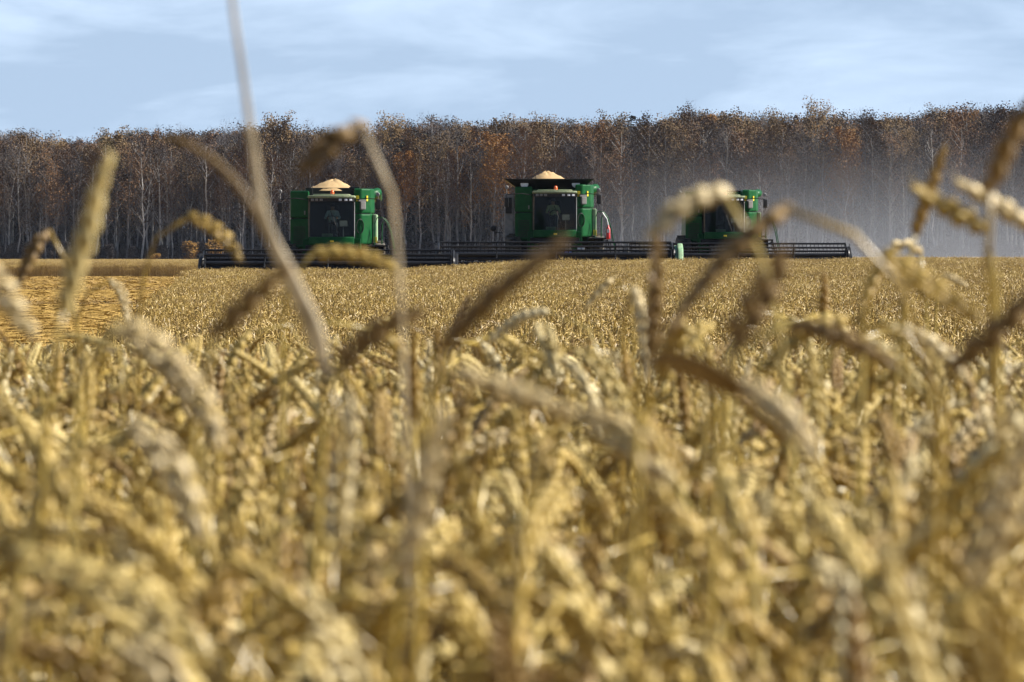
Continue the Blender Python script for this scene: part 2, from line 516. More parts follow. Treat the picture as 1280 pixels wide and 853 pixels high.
def leaf_mesh(curve, w, rng, twist=1.5, thick=0.0004):
    """A dry blade: a ribbon with a folded midrib and real thickness."""
    mb = MB(); C = resample(curve, 14); n = len(C)
    a0 = rng.uniform(0, 6.28)
    V = []
    for i, p in enumerate(C):
        ax = (C[min(i + 1, n - 1)] - C[max(i - 1, 0)]).normalized()
        s = ax.orthogonal().normalized() if i == 0 else None
        if i == 0: ref = s
        ref = (ref - ax * ref.dot(ax)).normalized()
        th = a0 + twist * i / n
        s = ref * math.cos(th) + ax.cross(ref) * math.sin(th)
        q = ax.cross(s)
        t = i / (n - 1)
        ww = w * (0.55 + 0.6 * math.sin(PI * min(1, t * 0.75 + 0.15))) * (1 - t ** 3 * 0.97)
        fold = 0.35 * ww
        for sx, dz in ((-1, fold), (0, 0), (1, fold)):
            V.append(p + s * (sx * ww / 2) + q * dz)
        for sx, dz in ((1, fold), (0, 0), (-1, fold)):
            V.append(p + s * (sx * ww / 2) + q * (dz - thick))
    Fc = []
    for i in range(n - 1):
        for k in range(6):
            Fc.append((i * 6 + k, i * 6 + (k + 1) % 6, (i + 1) * 6 + (k + 1) % 6, (i + 1) * 6 + k))
    mb.add(V, Fc)
    return mb

def stem_mesh(curve, r0=0.0021, r1=0.0014, n=6, pts=14):
    mb = MB(); C = resample(curve, pts)
    mb.tube(C, [r0 + (r1 - r0) * i / (len(C) - 1) for i in range(len(C))], n)
    return mb

def plant_curves(rng, form):
    """Base at the origin; returns stem curve, ear curve (neck to tip), leaf curves."""
    h = rng.uniform(0.74, 0.83) - {'upright': 0.10, 'leaning': 0.07, 'nodding': 0.0}[form]
    az = rng.uniform(0, 2 * PI); lean = rng.uniform(0.0, 0.09)
    d = Vector((math.cos(az), math.sin(az), 0))
    ear = rng.uniform(0.075, 0.1)
    bend = {'upright': rng.uniform(0.1, 0.5), 'leaning': rng.uniform(0.7, 1.4), 'nodding': rng.uniform(2.15, 2.95)}[form]
    neck = rng.uniform(0.09, 0.16) if form != 'upright' else 0.10
    p = Vector((0, 0, 0)); P = [p.copy()]
    ang = lean * 0.5; straight = h - neck * 0.6
    for i in range(5):
        ang = lean * (0.4 + 0.9 * i / 4)
        p = p + (Vector((0, 0, 1)) * math.cos(ang) + d * math.sin(ang)) * (straight / 5); P.append(p.copy())
    a0 = ang; S = list(P)
    for i in range(6):
        ang = a0 + (bend * 0.72 - a0) * ((i + 1) / 6) ** 1.2
        p = p + (Vector((0, 0, 1)) * math.cos(ang) + d * math.sin(ang)) * (neck / 6); S.append(p.copy())
    E = [p.copy()]; a1 = ang
    for i in range(5):
        ang = a1 + (bend - a1) * (i + 1) / 5 + rng.gauss(0, .03)
        p = p + (Vector((0, 0, 1)) * math.cos(ang) + d * math.sin(ang)) * (ear / 5); E.append(p.copy())
    leaves = []
    for k in range(rng.choice([1, 2, 2])):
        q = P[rng.choice([2, 3, 4])].copy(); la = rng.uniform(0, 2 * PI); e = Vector((math.cos(la), math.sin(la), 0))
        ll = rng.uniform(0.12, 0.24); th = rng.uniform(0.3, 0.9); dth = rng.uniform(1.2, 2.3); Lc = [q.copy()]
        for i in range(7):
            th += dth / 7
            q = q + (Vector((0, 0, 1)) * math.cos(th) + e * math.sin(th)) * (ll / 7); Lc.append(q.copy())
        leaves.append(Lc)
    return S, E, leaves

rng = random.Random(7)
FORMS = ['upright', 'leaning', 'nodding', 'nodding', 'upright', 'nodding', 'upright', 'nodding', 'leaning', 'nodding', 'nodding', 'nodding', 'nodding', 'leaning']
VAR = []                                                # (form, stem mesh, ear mesh, [leaf meshes])
for i, fm in enumerate(FORMS):
    S, E, Ls = plant_curves(rng, fm)
    st = stem_mesh(catmull(S, 2)); er_ = ear_mesh(catmull(E, 4), rng); lf = [leaf_mesh(Lc, rng.uniform(.006, .011), rng, rng.uniform(-3, 3)) for Lc in Ls]
    VAR.append((fm, st, er_, lf))

def whole_plant(i):
    fm, st, er_, lf = VAR[i]
    mb = MB(); mb.add(st.v, st.f, 0); mb.add(er_.v, er_.f, 1)
    for l in lf: mb.add(l.v, l.f, 2)
    me = mb.mesh('ripe_wheat_plant', [M_STEM, M_EAR, M_LEAF], smooth=True)
    return bpy.data.objects.new('ripe_wheat_plant', me)

def edge_x(y):
    """Left edge of the standing crop beyond the headland (the cut field lies to its left)."""
    return -4.35 - 0.0516 * (y - 73) + 0.22 * math.sin(y * .9) + 0.15 * math.sin(y * 2.3 + 1)

nprng = np.random.default_rng(11)
def near_zone():
    pts = []
    y = 1.7
    while y < 47:
        step = 0.35 if y < 10 else 1.0
        dens = 330 if y < 9 else (320 if y < 14 else (210 if y < 28 else 190))
        hw = 0.096 * y + (1.1 if y < 10 else 1.7)
        n = nprng.poisson(dens * step * 2 * hw)
        X = nprng.uniform(-hw, hw, n); Y = nprng.uniform(y, y + step, n)
        if y < 3.9:                                     # inside the picture the nearest stalks are objects of their own
            keep = np.abs(X) > 0.0925 * Y
            X, Y = X[keep], Y[keep]
        pts.append(np.stack([X, Y], 1)); y += step
    P = np.concatenate(pts)
    # the stand is uneven: plants grow in bunches with gaps between them
    cl = np.sin(P[:, 0] * 31 + 2.1 * np.sin(P[:, 1] * 9)) + np.sin(P[:, 0] * 17 - P[:, 1] * 13 + 1.3) + np.sin(P[:, 1] * 21 + P[:, 0] * 8)
    P = P[nprng.random(len(P)) < np.where(P[:, 1] < 16, np.clip(0.28 + 0.60 * cl, 0.03, 1.0), 0.8)]
    n = len(P)
    Z = np.array([ground_z(a, c) for a, c in P])
    s = np.clip(nprng.normal(0.99, 0.05, n), 0.82, 1.06)
    rot = np.stack([nprng.normal(0, 0.07, n), nprng.normal(0, 0.07, n), nprng.uniform(0, 2 * PI, n)], 1)
    return np.column_stack([P, Z]), rot, np.stack([s, s, s], 1), nprng.integers(0, len(VAR), n)
P_, r_, s_, i_ = near_zone()
scatter('standing_wheat_crop', 'ripe golden wheat crop filling the headland behind the nearest stalks', P_, r_, s_, i_, [whole_plant(i) for i in range(len(VAR))])

# the crop farther off: tufts of many simple stalks
def tuft(size, n, rng, h=0.72, fat=1.0):
    mb = MB()
    for k in range(n):
        x, y = rng.uniform(-size / 2, size / 2), rng.uniform(-size / 2, size / 2)
        hh = h * rng.gauss(1.0, 0.06)
        az = rng.uniform(0, 2 * PI); d = Vector((math.cos(az), math.sin(az), 0)); q = Vector((-d.y, d.x, 0))
        b0 = Vector((x, y, 0)); t0 = b0 + Vector((0, 0, hh)) + d * rng.uniform(0, .05)
        w = 0.0022 * fat
        mb.add([b0 - q * w, b0 + q * w, t0 + q * w * .7, t0 - q * w * .7], [(0, 1, 2, 3)], 1)
        bend = rng.choice([0.3, 1.2, 2.0, 2.4]) + rng.uniform(-.3, .3)
        u = Vector((0, 0, 1))
        m1 = t0 + (u * math.cos(bend * .6) + d * math.sin(bend * .6)) * 0.042
        m2 = m1 + (u * math.cos(bend) + d * math.sin(bend)) * 0.048
        r = 0.0066 * fat
        rings = []
        for c, rr in ((t0, r * .5), (m1, r), (m2, r * .25)):
            rings.append([c + q * rr, c + (u * math.sin(bend) - d * math.cos(bend)) * rr, c - q * rr, c - (u * math.sin(bend) - d * math.cos(bend)) * rr])
        V = [p for rg in rings for p in rg]
        Fc = [(i * 4 + j, i * 4 + (j + 1) % 4, (i + 1) * 4 + (j + 1) % 4, (i + 1) * 4 + j) for i in range(2) for j in range(4)]
        mb.add(V, Fc, 0)
        if rng.random() < 0.5:
            la = rng.uniform(0, 2 * PI); e = Vector((math.cos(la), math.sin(la), 0)); lp = b0 + Vector((0, 0, hh * rng.uniform(.5, .85)))
            s2 = Vector((-e.y, e.x, 0)) * 0.005 * fat
            mb.add([lp - s2, lp + s2, lp + e * .08 + u * .06 + s2 * .7, lp + e * .08 + u * .06 - s2 * .7, lp + e * .16 + u * 0.0], [(0, 1, 2, 3), (3, 2, 4)], 1)
    return bpy.data.objects.new('wheat_tuft', mb.mesh('wheat_tuft', [M_FAR_EAR, M_FAR_STEM]))

def mid_zone():
    out = []
    y = 45.0
    while y < 236:
        step = 0.5
        hw = 0.094 * y + 3.0
        x0, x1 = max(-hw, edge_x(y)), hw
        # the machines have already cut behind their headers
        nx = int((x1 - x0) / 0.5) + 1
        for k in range(nx):
            x = x0 + k * 0.5 + nprng.uniform(-.06, .06); yy = y + nprng.uniform(-.06, .06)
            if yy > 203.3 and x < -1.9: continue
            if yy > 215.6 and -1.9 <= x < 6.6: continue
            if yy > 232.2 and 6.6 <= x < 14.2: continue
            out.append((x, yy))
        y += step
    # standing crop right of the last machine
    y = 236.0
    while y < 345:
        for x in np.arange(14.2, 0.094 * y + 4, 0.6): out.append((x + nprng.uniform(-.1, .1), y + nprng.uniform(-.1, .1)))
        y += 0.8
    # the uncut strip beyond the stubble on the left, and the crop behind it
    y = 343.0
    while y < 350:
        for x in np.arange(-0.096 * y - 4, 14, 0.5): out.append((x + nprng.uniform(-.1, .1), y + nprng.uniform(-.1, .1) + 1.2 * math.sin(x * .11)))
        y += 0.5
    P = np.array(out); n = len(P)
    Z = np.array([ground_z(a, c) for a, c in P])
    s = nprng.normal(1.0, 0.05, n) + 0.05 * np.sin(P[:, 0] * 1.3 + np.sin(P[:, 1] * .21) * 2) * np.sin(P[:, 1] * .33 + P[:, 0] * .4)
    s[(P[:, 1] > 342) & (P[:, 1] < 351)] += nprng.normal(0, 0.09, int(((P[:, 1] > 342) & (P[:, 1] < 351)).sum()))
    return np.column_stack([P, Z]), np.stack([np.zeros(n), np.zeros(n), nprng.uniform(0, 2 * PI, n)], 1), np.stack([np.ones(n), np.ones(n), s], 1), nprng.integers(0, 6, n)
P_, r_, s_, i_ = mid_zone()
scatter('distant_wheat', 'even expanse of ripe wheat in front of the harvesters', P_, r_, s_, i_, [tuft(0.62, 82, rng) for _ in range(6)])

# crop beyond the strip, up to the wood
out = []
y = 351.0
while y < 835:
    hw = 0.098 * y + 8
    for x in np.arange(-hw, hw, 1.7): out.append((x + nprng.uniform(-.4, .4), y + nprng.uniform(-.4, .4)))
    y += 1.7 if y < 500 else 4.0
P = np.array(out); n = len(P)
P_ = np.column_stack([P, [ground_z(a, c) for a, c in P]])
scatter('farthest_wheat', 'far wheat reaching to the foot of the birch wood', P_, np.stack([np.zeros(n), np.zeros(n), nprng.uniform(0, 2 * PI, n)], 1), np.ones((n, 3)), nprng.integers(0, 3, n), [tuft(2.0, 160, rng, fat=2.2) for _ in range(3)])

# stubble of the cut field on the left (and behind the machines)
def stubble_tuft(rng):
    mb = MB()
    for r in range(6):
        for k in range(16):
            x = -0.5 + (r + .5) / 6 + rng.gauss(0, .015); y = rng.uniform(-.5, .5); h = rng.uniform(.07, .15)
            a = rng.uniform(0, PI); q = Vector((math.cos(a), math.sin(a), 0)) * .006
            b0 = Vector((x, y, 0)); t0 = b0 + Vector((rng.gauss(0, .03), rng.gauss(0, .03), h))
            mb.add([b0 - q, b0 + q, t0 + q, t0 - q], [(0, 1, 2, 3)])
    for k in range(40):                                  # lying straw
        a = rng.uniform(0, PI); d = Vector((math.cos(a), math.sin(a), 0)); q = Vector((-d.y, d.x, 0)) * .005
        c = Vector((rng.uniform(-.5, .5), rng.uniform(-.5, .5), rng.uniform(.03, .12))); l = rng.uniform(.08, .2)
        mb.add([c - d * l - q, c + d * l - q, c + d * l + q + Vector((0, 0, .03)), c - d * l + q + Vector((0, 0, .02))], [(0, 1, 2, 3)])
    return bpy.data.objects.new('stubble_tuft', mb.mesh('stubble_tuft', M_STUBBLE))
out = []; sz = []
y = 47.0
while y < 343:
    step = 0.8 if y < 200 else 1.1
    lo = -0.097 * y - 6; hi = edge_x(min(y, 203)) - 0.2
    if y > 240: hi = 14
    for x in np.arange(lo, hi, step):
        hgt = nprng.uniform(.35, .55)
        out.append((x + nprng.uniform(-.2, .2), y + nprng.uniform(-.2, .2))); sz.append((step * 1.7, step * 1.7, hgt))
    y += step
P = np.array(out); n = len(P)
P_ = np.column_stack([P, [ground_z(a, c) for a, c in P]])
scatter('stubble', 'orange gold stubble of the cut field left of the standing wheat', P_, np.stack([np.zeros(n), np.zeros(n), nprng.normal(0.05, .08, n)], 1), np.array(sz), nprng.integers(0, 3, n), [stubble_tuft(rng) for _ in range(3)])

# windrows of straw lying across the stubble
M_STRAW_DARK = plain('brown_straw', (0.30, 0.19, 0.06), 0.9, var=0.4, scale=20)  # brown straw of uneven tone for the rows
for k, (yy, x0, x1) in enumerate([(262, -30, -14.5), (212, -22, -12.4), (162, -18, -9.6), (300, -34, -17)]):
    mb = MB()
    rg = random.Random(30 + k)
    for j in range(900):
        x = rg.uniform(x0, x1); c = Vector((x, yy + rg.gauss(0, .35) + .6 * math.sin(x * .5), 0)); c.z = ground_z(c.x, c.y) + abs(rg.gauss(0, .10)) + .02
        a = rg.uniform(0, 2 * PI); d = Vector((math.cos(a), math.sin(a), rg.gauss(0, .25))); q = Vector((-d.y, d.x, rg.gauss(0, .3))) * .012
        l = rg.uniform(.1, .25)
        mb.add([c - d * l - q, c + d * l - q, c + d * l + q, c - d * l + q], [(0, 1, 2, 3)])
    o = mb.build('straw_windrow', M_STRAW_DARK)
    tag(o, ['second farthest row of cut straw on the stubble, level with the first harvester', 'third row of cut straw on the stubble left of the wheat edge', 'nearest row of cut straw on the stubble, below the others', 'farthest row of cut straw on the stubble, before the uncut strip'][k], 'straw row', 'straw rows on the stubble')

# ------------------------------------------------------------------ harvesters
def arc(cx, cy, r, a0, a1, n):
    return [(cx + r * math.cos(a0 + (a1 - a0) * i / n), cy + r * math.sin(a0 + (a1 - a0) * i / n)) for i in range(n + 1)]

def text_free_label(mb, c, s):
    mb.box(c, s, bev=0.004)

def combine(name, label, loc, rz, head=(-4.6, 4.6), back=1.42, tank='rim', divider_green=False, extinguisher=False, side_box=False, seated=None):
    t = empty(name, loc, rz)
    tag(t, label, 'combine harvester', 'combine harvesters cutting the wheat')
    # --- machine body behind the cab
    mb = MB()
    mb.prism([(1.5, 1.05), (6.6, 1.25), (7.2, 1.9), (7.0, 3.0), (5.6, 3.35), (1.5, 3.35)], -1.30, 1.30, 'X', bev=0.05)
    mb.bx(-1.05, 1.05, 0.2, 1.6, 1.15, 1.95)
    body = mb.build('body', M_GREEN, t)
    mb = MB()
    mb.bx(-1.42, 1.42, 1.0, 6.0, 1.45, 1.56); mb.bx(-0.95, 0.95, -0.1, 0.5, 1.5, 1.72); mb.bx(-1.5, 1.5, 1.3, 1.6, 0.85, 1.4)
    mb.tube([(-1.7, 1.35, 0.95), (1.7, 1.35, 0.95)], 0.14)
    mb.build('chassis', M_BLACK, t)
    # --- front panels either side of the cab
    mb = MB()
    for z0, z1 in ((1.62, 2.69), (2.71, 3.70)):
        mb.prism([(-1.54, 0.98), (-0.86, 0.72), (-0.86, 1.6), (-1.54, 1.6)], z0, z1, 'Z', bev=0.06)
    lp = mb.build('front_panel', M_GREEN, t)
    mb = MB(); mb.bx(-1.50, -0.88, 0.95, 1.5, 2.66, 2.74, 0.0); mb.build('panel_seam', M_BLACK, lp)
    mb = MB()
    for k in range(9): mb.box((-1.2, 0.84, 1.78 + k * .075), (0.46, 0.03, 0.03), (0, 0, R(-21)), bev=.005)
    mb.build('vent_grille', M_BLACK, lp)
    mb = MB(); mb.box((-1.0, 0.765, 2.9), (0.05, 0.03, 0.14), (0, 0, R(-21)), bev=.008); mb.build('latch', M_GREY, lp)
    mb = MB()
    for z0, z1 in ((1.76, 2.86), (2.88, 3.78)):
        mb.prism([(0.80, 0.42), (1.08, 0.46), (1.40, 0.86), (1.52, 1.30), (1.52, 1.7), (0.80, 1.7)], z0, z1, 'Z', bev=0.06)
    rp = mb.build('front_panel', M_GREEN, t)
    rp['label'] = 'sunlit green panel beside the cab'
    mb = MB(); mb.prism([(0.82, 0.46), (1.06, 0.50), (1.36, 0.88), (1.36, 1.6), (0.82, 1.6)], 2.84, 2.90, 'Z'); mb.build('panel_seam', M_BLACK, rp)
    for x in (0.93, 1.27):
        mb = MB(); y = 0.43 if x < 1 else 0.67
        mb.box((x, y - (0.0 if x < 1 else .01), 3.42), (0.10 if x < 1 else .08, 0.03, 0.20), (0, 0, 0 if x < 1 else R(51)), bev=0.006)
        mb.build('warning_sticker', M_YELLOW, rp)
    mb = MB(); mb.box((1.12, 0.46, 3.16), (0.22, 0.10, 0.30), (0, 0, R(25)), bev=0.03); mb.box((1.10, 0.44, 3.34), (0.30, 0.06, 0.07), (0, 0, R(25)), bev=0.01)
    mb.build('lamp_bracket', M_GREY, rp)
    mb = MB()                                            # hose loop drawn on the lower panel
    mb.tube([(1.02 + .13 * math.cos(a), 0.40 + .10 * math.cos(a), 2.40 + .26 * math.sin(a)) for a in np.linspace(-1.2, 4.3, 18)], 0.018, 6)
    mb.build('hose', M_BLACK, rp)
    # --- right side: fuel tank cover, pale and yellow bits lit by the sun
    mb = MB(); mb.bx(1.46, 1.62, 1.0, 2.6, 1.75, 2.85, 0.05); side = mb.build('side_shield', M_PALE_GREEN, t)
    mb = MB(); mb.bx(1.50, 1.625, 0.95, 1.0, 1.80, 2.02, 0.01); mb.build('reflector', M_YELLOW, side)
    # --- grain tank
    mb = MB()
    mb.bx(-1.36, 1.36, 1.55, 4.3, 3.1, 3.68, 0.04)
    gt = mb.build('grain_tank', M_GREEN, t)
    mb = MB()
    if tank == 'rim':
        for (x0, x1, y0, y1) in ((-1.0, 0.82, 1.5, 1.56), (-1.0, 0.82, 4.1, 4.16), (-1.0, -0.94, 1.56, 4.1), (0.76, 0.82, 1.56, 4.1)):
            mb.bx(x0, x1, y0, y1, 3.45, 3.82, 0.01)
        mb.bx(0.60, 0.98, 1.46, 1.56, 3.74, 3.86, 0.03)
    elif tank == 'flared':
        b0 = [(-1.42, 1.45), (1.05, 1.45), (1.05, 4.2), (-1.42, 4.2)]; b1 = [(-1.92, 0.70), (1.50, 0.70), (1.50, 4.9), (-1.92, 4.9)]
        for off, flip in ((0, 0), (0.03, 1)):
            V = [(x, y, 3.62) for x, y in b0] + [(x, y, 3.98) for x, y in b1]
            V = [(x * (1 - off * .6), 2.8 + (y - 2.8) * (1 - off * .6), z + off * .5) for x, y, z in V]
            Fc = [(i, (i + 1) % 4, 4 + (i + 1) % 4, 4 + i) for i in range(4)]
            mb.add(V, [f[::-1] for f in Fc] if flip else Fc)
        mb.tube([(x, y, 3.985) for x, y in b1 + b1[:1]], 0.022, 6)
    else:
        mb.bx(-1.1, 1.1, 1.6, 4.2, 3.68, 3.76, 0.02)
    ext = mb.build('tank_extension', M_BLACK, gt)
    if tank == 'flared':
        for x in (-1.17, 0.82):
            mb = MB(); mb.lathe([(0.0, -0.03), (0.15, -0.03), (0.16, 0.03), (0.0, 0.03)], (x, 1.03, 3.81), 'Y', 16)
            mb.build('round_lamp', M_LENS, t, smooth=False)
    # --- cab
    mb = MB()
    mb.bx(-0.80, 0.80, 0.95, 1.45, 2.0, 3.36, 0.02); mb.bx(-0.78, 0.78, -0.05, 1.0, 1.90, 1.99, 0.01)
    cab = mb.build('cab', M_BLACK, t)
    ws = arc(0, 1.35, 1.68, R(241.5), R(298.5), 12)
    mb = MB()
    n = len(ws)
    mb.add([(x, y, 2.02) for x, y in ws] + [(x * 1.0, y + .05, 3.34) for x, y in ws], [(i, i + 1, n + i + 1, n + i) for i in range(n - 1)])
    mb.add([(x, y + .012, 2.02) for x, y in ws] + [(x * 1.0, y + .062, 3.34) for x, y in ws], [(n + i, n + i + 1, i + 1, i) for i in range(n - 1)])
    mb.build('windscreen', M_GLASS, cab, smooth=True)
    for s in (-1, 1):
        mb = MB(); mb.bx(s * 0.815, s * 0.803, 0.02, 0.94, 2.02, 3.30, 0.0); mb.build('side_window', M_GLASS, cab)
        mb = MB(); mb.box((s * 0.81, -0.05, 2.68), (0.07, 0.09, 1.34), bev=0.015)
        mb.build('pillar', M_BEIGE if s < 0 else M_BLACK, cab)  # left pillar coloured lighter for the sun on its inner face
    mb = MB(); mb.box((0.835, -0.09, 2.62), (0.018, 0.03, 1.30), bev=0.008); mb.build('grab_rail', M_WHITE, cab)
    rf = arc(0, 1.35, 1.92, R(243.5), R(296.5), 12)
    mb = MB(); mb.prism(rf + [(0.88, 1.5), (-0.88, 1.5)], 3.42, 3.52, 'Z', bev=0.04); mb.prism(arc(0, 1.35, 1.70, R(247), R(293), 10) + [(0.70, 1.4), (-0.70, 1.4)], 3.51, 3.57, 'Z', bev=0.03)
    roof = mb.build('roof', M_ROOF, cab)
    mb = MB(); mb.prism(arc(0, 1.35, 1.86, R(244.5), R(295.5), 12) + [(0.84, 1.45), (-0.84, 1.45)], 3.30, 3.42, 'Z'); mb.build('roof_lining', M_BLACK, cab)
    for x in (-0.68, -0.53, -0.36, 0.33, 0.53, 0.70):
        y = 1.35 - math.sqrt(1.86 ** 2 - x * x) - 0.012
        mb = MB(); mb.box((x, y, 3.36), (0.115, 0.05, 0.085), (0, 0, math.atan2(x, 1.86)), bev=0.02); mb.build('work_lamp', M_LENS if x > 0 else M_GREY, cab)
    mb = MB(); mb.lathe([(0.0, 0.16), (0.05, 0.15), (0.07, 0.08), (0.075, 0.0)], (0.03, -0.2, 3.56), 'Z', 12); mb.build('beacon', M_ORANGE, cab, smooth=True)
    bp = arc(0, 1.35, 1.76, R(242), R(298), 12)
    mb = MB(); mb.prism(bp + [(0.80, 0.3), (-0.80, 0.3)], 1.74, 2.02, 'Z', bev=0.03); mb.build('bumper', M_GREEN, cab)
    mb = MB(); mb.box((0.02, -0.425, 1.86), (0.13, 0.03, 0.06), bev=0.01); mb.build('badge', M_YELLOW, cab)
    mb = MB(); mb.tube([(0.30, -0.36, 2.06), (0.10, -0.345, 2.62), (-0.02, -0.32, 2.95)], 0.014, 5); mb.build('wiper', M_BLACK, cab)
    mb = MB(); mb.tube([(-0.72, 0.9, 3.5), (-0.74, 0.95, 4.15)], 0.010, 5); mb.build('aerial', M_BLACK, cab)
    mb = MB(); mb.bx(-0.815, -0.80, 0.42, 0.56, 2.50, 2.56, 0.005); mb.build('door_handle', M_GREY, cab)
    # inside the cab
    mb = MB(); mb.bx(-0.26, 0.26, 0.40, 0.88, 2.30, 2.45, 0.05); mb.box((0, 0.88, 2.80), (0.50, 0.12, 0.75), (R(-8), 0, 0), bev=0.05); mb.bx(-.2, .2, .45, .85, 1.99, 2.3, .02)
    mb.build('seat', M_SEAT, cab)
    mb = MB(); mb.tube([(0, 0.02, 2.0), (0, 0.16, 2.62)], 0.035); mb.tube([(0.18 * math.cos(a), 0.16 + .09 * math.sin(a), 2.64 + .15 * math.sin(a)) for a in np.linspace(0, 2 * PI, 21)], 0.016, 6)
    mb.build('steering_wheel', M_BLACK, cab)
    mb = MB(); mb.box((0.42, 0.10, 2.50), (0.30, 0.05, 0.22), (R(-12), 0, R(15)), bev=0.015); mb.tube([(0.42, 0.14, 2.0), (0.42, 0.13, 2.45)], 0.02); mb.build('monitor', M_GREY, cab)
    mb = MB(); mb.bx(-0.35, 0.05, -0.25, -0.1, 2.03, 2.14, .02); mb.build('tool_tray', M_PALE_GREEN, cab)
    # --- mirrors
    for s in (-1, 1):
        mb = MB(); xx = 1.86 if s < 0 else 1.70
        mb.tube([(s * 0.84, 0.0, 3.36), (s * 1.3, -0.12, 3.42), (s * xx, -0.15, 3.38), (s * xx, -0.15, 2.95)], 0.018, 6)
        arm = mb.build('mirror_arm', M_BLACK, t)
        mb = MB(); mb.box((s * xx, -0.17, 3.08 if s < 0 else 3.2), (0.17, 0.07, 0.36), (0, 0, s * R(12)), bev=0.03); mb.build('mirror', M_BLACK, arm)
        mb = MB(); mb.lathe([(0.0, -0.02), (0.06, -0.02), (0.075, 0.0), (0.06, 0.02), (0.0, 0.02)], (s * xx - (0 if s < 0 else .02), -0.17, 3.66 if s < 0 else 3.56), 'Y', 14); mb.tube([(s * xx, -.15, 3.36), (s * xx, -.15, 3.6)], .012, 5)
        mb.build('round_mirror', M_GREY, arm)
    # --- ladder, platform and rails on the sunny side
    mb = MB(); mb.bx(1.30, 2.05, 0.0, 1.0, 1.66, 1.72, 0.01)
    pf = mb.build('platform', M_BLACK, t)
    mb = MB()
    mb.tube([(1.55, 0.02, 1.7), (1.56, 0.0, 2.5), (1.66, 0.0, 2.72), (1.86, 0.0, 2.72), (2.0, 0.0, 2.55), (2.16, -0.02, 2.15), (2.26, -0.05, 1.6), (2.30, -0.05, 1.25)], 0.016, 6)
    mb.tube([(1.80, 0.9, 1.7), (1.82, 0.9, 2.5), (1.92, 0.9, 2.7), (2.06, 0.85, 2.5), (2.2, .8, 2.0), (2.32, .75, 1.3)], 0.02, 6)
    mb.build('handrail', M_GREEN, pf)
    mb = MB()
    for y in (0.15, 0.7): mb.tube([(2.02, y, 1.7), (2.35, y, 0.45)], 0.022, 6)
    for k in range(5): z = 0.5 + k * .27; mb.bx(2.3 - k * .072 - .06, 2.3 - k * .072 + .06, 0.15, 0.7, z, z + .03, 0.005)
    mb.build('ladder', M_BLACK, pf)
    if extinguisher:
        mb = MB(); mb.lathe([(0.0, 0.55), (0.03, 0.54), (0.035, 0.46), (0.075, 0.42), (0.08, 0.05), (0.07, 0.0), (0.0, 0.0)], (2.06, -0.08, 1.66), 'Z', 14)
        fe = mb.build('fire_extinguisher', M_RED, pf, smooth=True)
        mb = MB(); mb.tube([(2.06, -.1, 2.2), (2.0, -.1, 2.45), (1.88, -.08, 2.62), (1.84, -.05, 2.7)], .022, 6); mb.box((2.06, -.17, 1.98), (.10, .02, .14), bev=.005); mb.build('hose', M_WHITE, fe)
    if side_box:
        mb = MB(); mb.bx(-1.95, -1.56, 1.2, 2.4, 1.6, 3.42, 0.04); sb = mb.build('side_box', M_GREY, t)
        mb = MB(); mb.bx(-1.90, -1.66, 1.14, 1.20, 2.66, 3.28, 0.02); mb.build('intake_screen', M_BLACK, sb)
        mb = MB(); mb.tube([(-2.0, 1.3, 1.9), (-2.35, 1.2, 1.95)], .02, 6); mb.lathe([(0, -.06), (.10, -.05), (.12, 0), (.1, .05), (0, .06)], (-2.38, 1.2, 2.08), 'Y', 14); mb.build('rear_mirror', M_BLACK, sb)
    # --- unloading pipe folded back along the sunny side
    mb = MB(); mb.tube([(1.25, 1.9, 3.3), (1.45, 2.0, 3.62), (1.6, 2.4, 3.66), (1.55, 4, 3.62), (1.5, 7.6, 3.5)], 0.17, 12); mb.build('unloading_pipe', M_GREEN, t, smooth=True)
    # --- wheels
    for (y, r, w, xs) in ((1.35, 0.93, 0.62, 1.60), (5.6, 0.62, 0.42, 1.35)):
        for s in (-1, 1):
            mb = MB()
            prof = [(r * .55, -w / 2), (r * .9, -w / 2), (r * .985, -w * .4), (r, -w * .2), (r, w * .2), (r * .985, w * .4), (r * .9, w / 2), (r * .55, w / 2)]
            mb.lathe(prof, (s * xs, y, r), 'X', 30)
            for k in range(22):                          # tread lugs
                th = 2 * PI * k / 22
                for e in (-1, 1):
                    th2 = th + (0.14 if e > 0 else 0)
                    mb.box((s * xs + e * w * .22, y + math.cos(th2) * (r + .01), r + math.sin(th2) * (r + .01)), (w * .42, .05, .055), (th2, 0, e * R(20)))
            tire = mb.build('wheel', M_RUBBER, t)
            mb = MB(); mb.lathe([(0.0, 0.06), (r * .3, 0.08), (r * .5, 0.16), (r * .56, 0.2), (r * .56, -0.2), (r * .5, -.16), (r * .3, -.08), (0, -.06)], (s * xs, y, r), 'X', 24); mb.build('rim', M_YELLOW, tire)
    # --- feeder house
    mb = MB(); mb.prism([(0.5, 1.75), (-1.45, 1.15), (-1.45, 0.55), (0.5, 1.05)], -0.62, 0.62, 'X', bev=0.03); mb.build('feeder_house', M_BLACK, t)
    # --- header
    x0, x1 = head
    mb = MB()
    mb.prism([(-1.45, 0.28), (-1.45, back), (-1.52, back + .04), (-1.60, back - .02), (-1.60, 0.34), (-2.2, 0.22), (-2.8, 0.24), (-3.1, 0.28), (-3.1, 0.25), (-2.2, 0.16)], x0, x1, 'X')
    mb.tube([(x0, -1.5, back + .02), (x1, -1.5, back + .02)], 0.07, 10)
    hd = mb.build('header', M_DARK, t)
    mb = MB()
    mb.tube([(x0 + .05, -2.05, 0.62), (x1 - .05, -2.05, 0.62)], 0.20, 14)
    nfl = int((x1 - x0) / 0.12)
    ctr = (x0 + x1) / 2
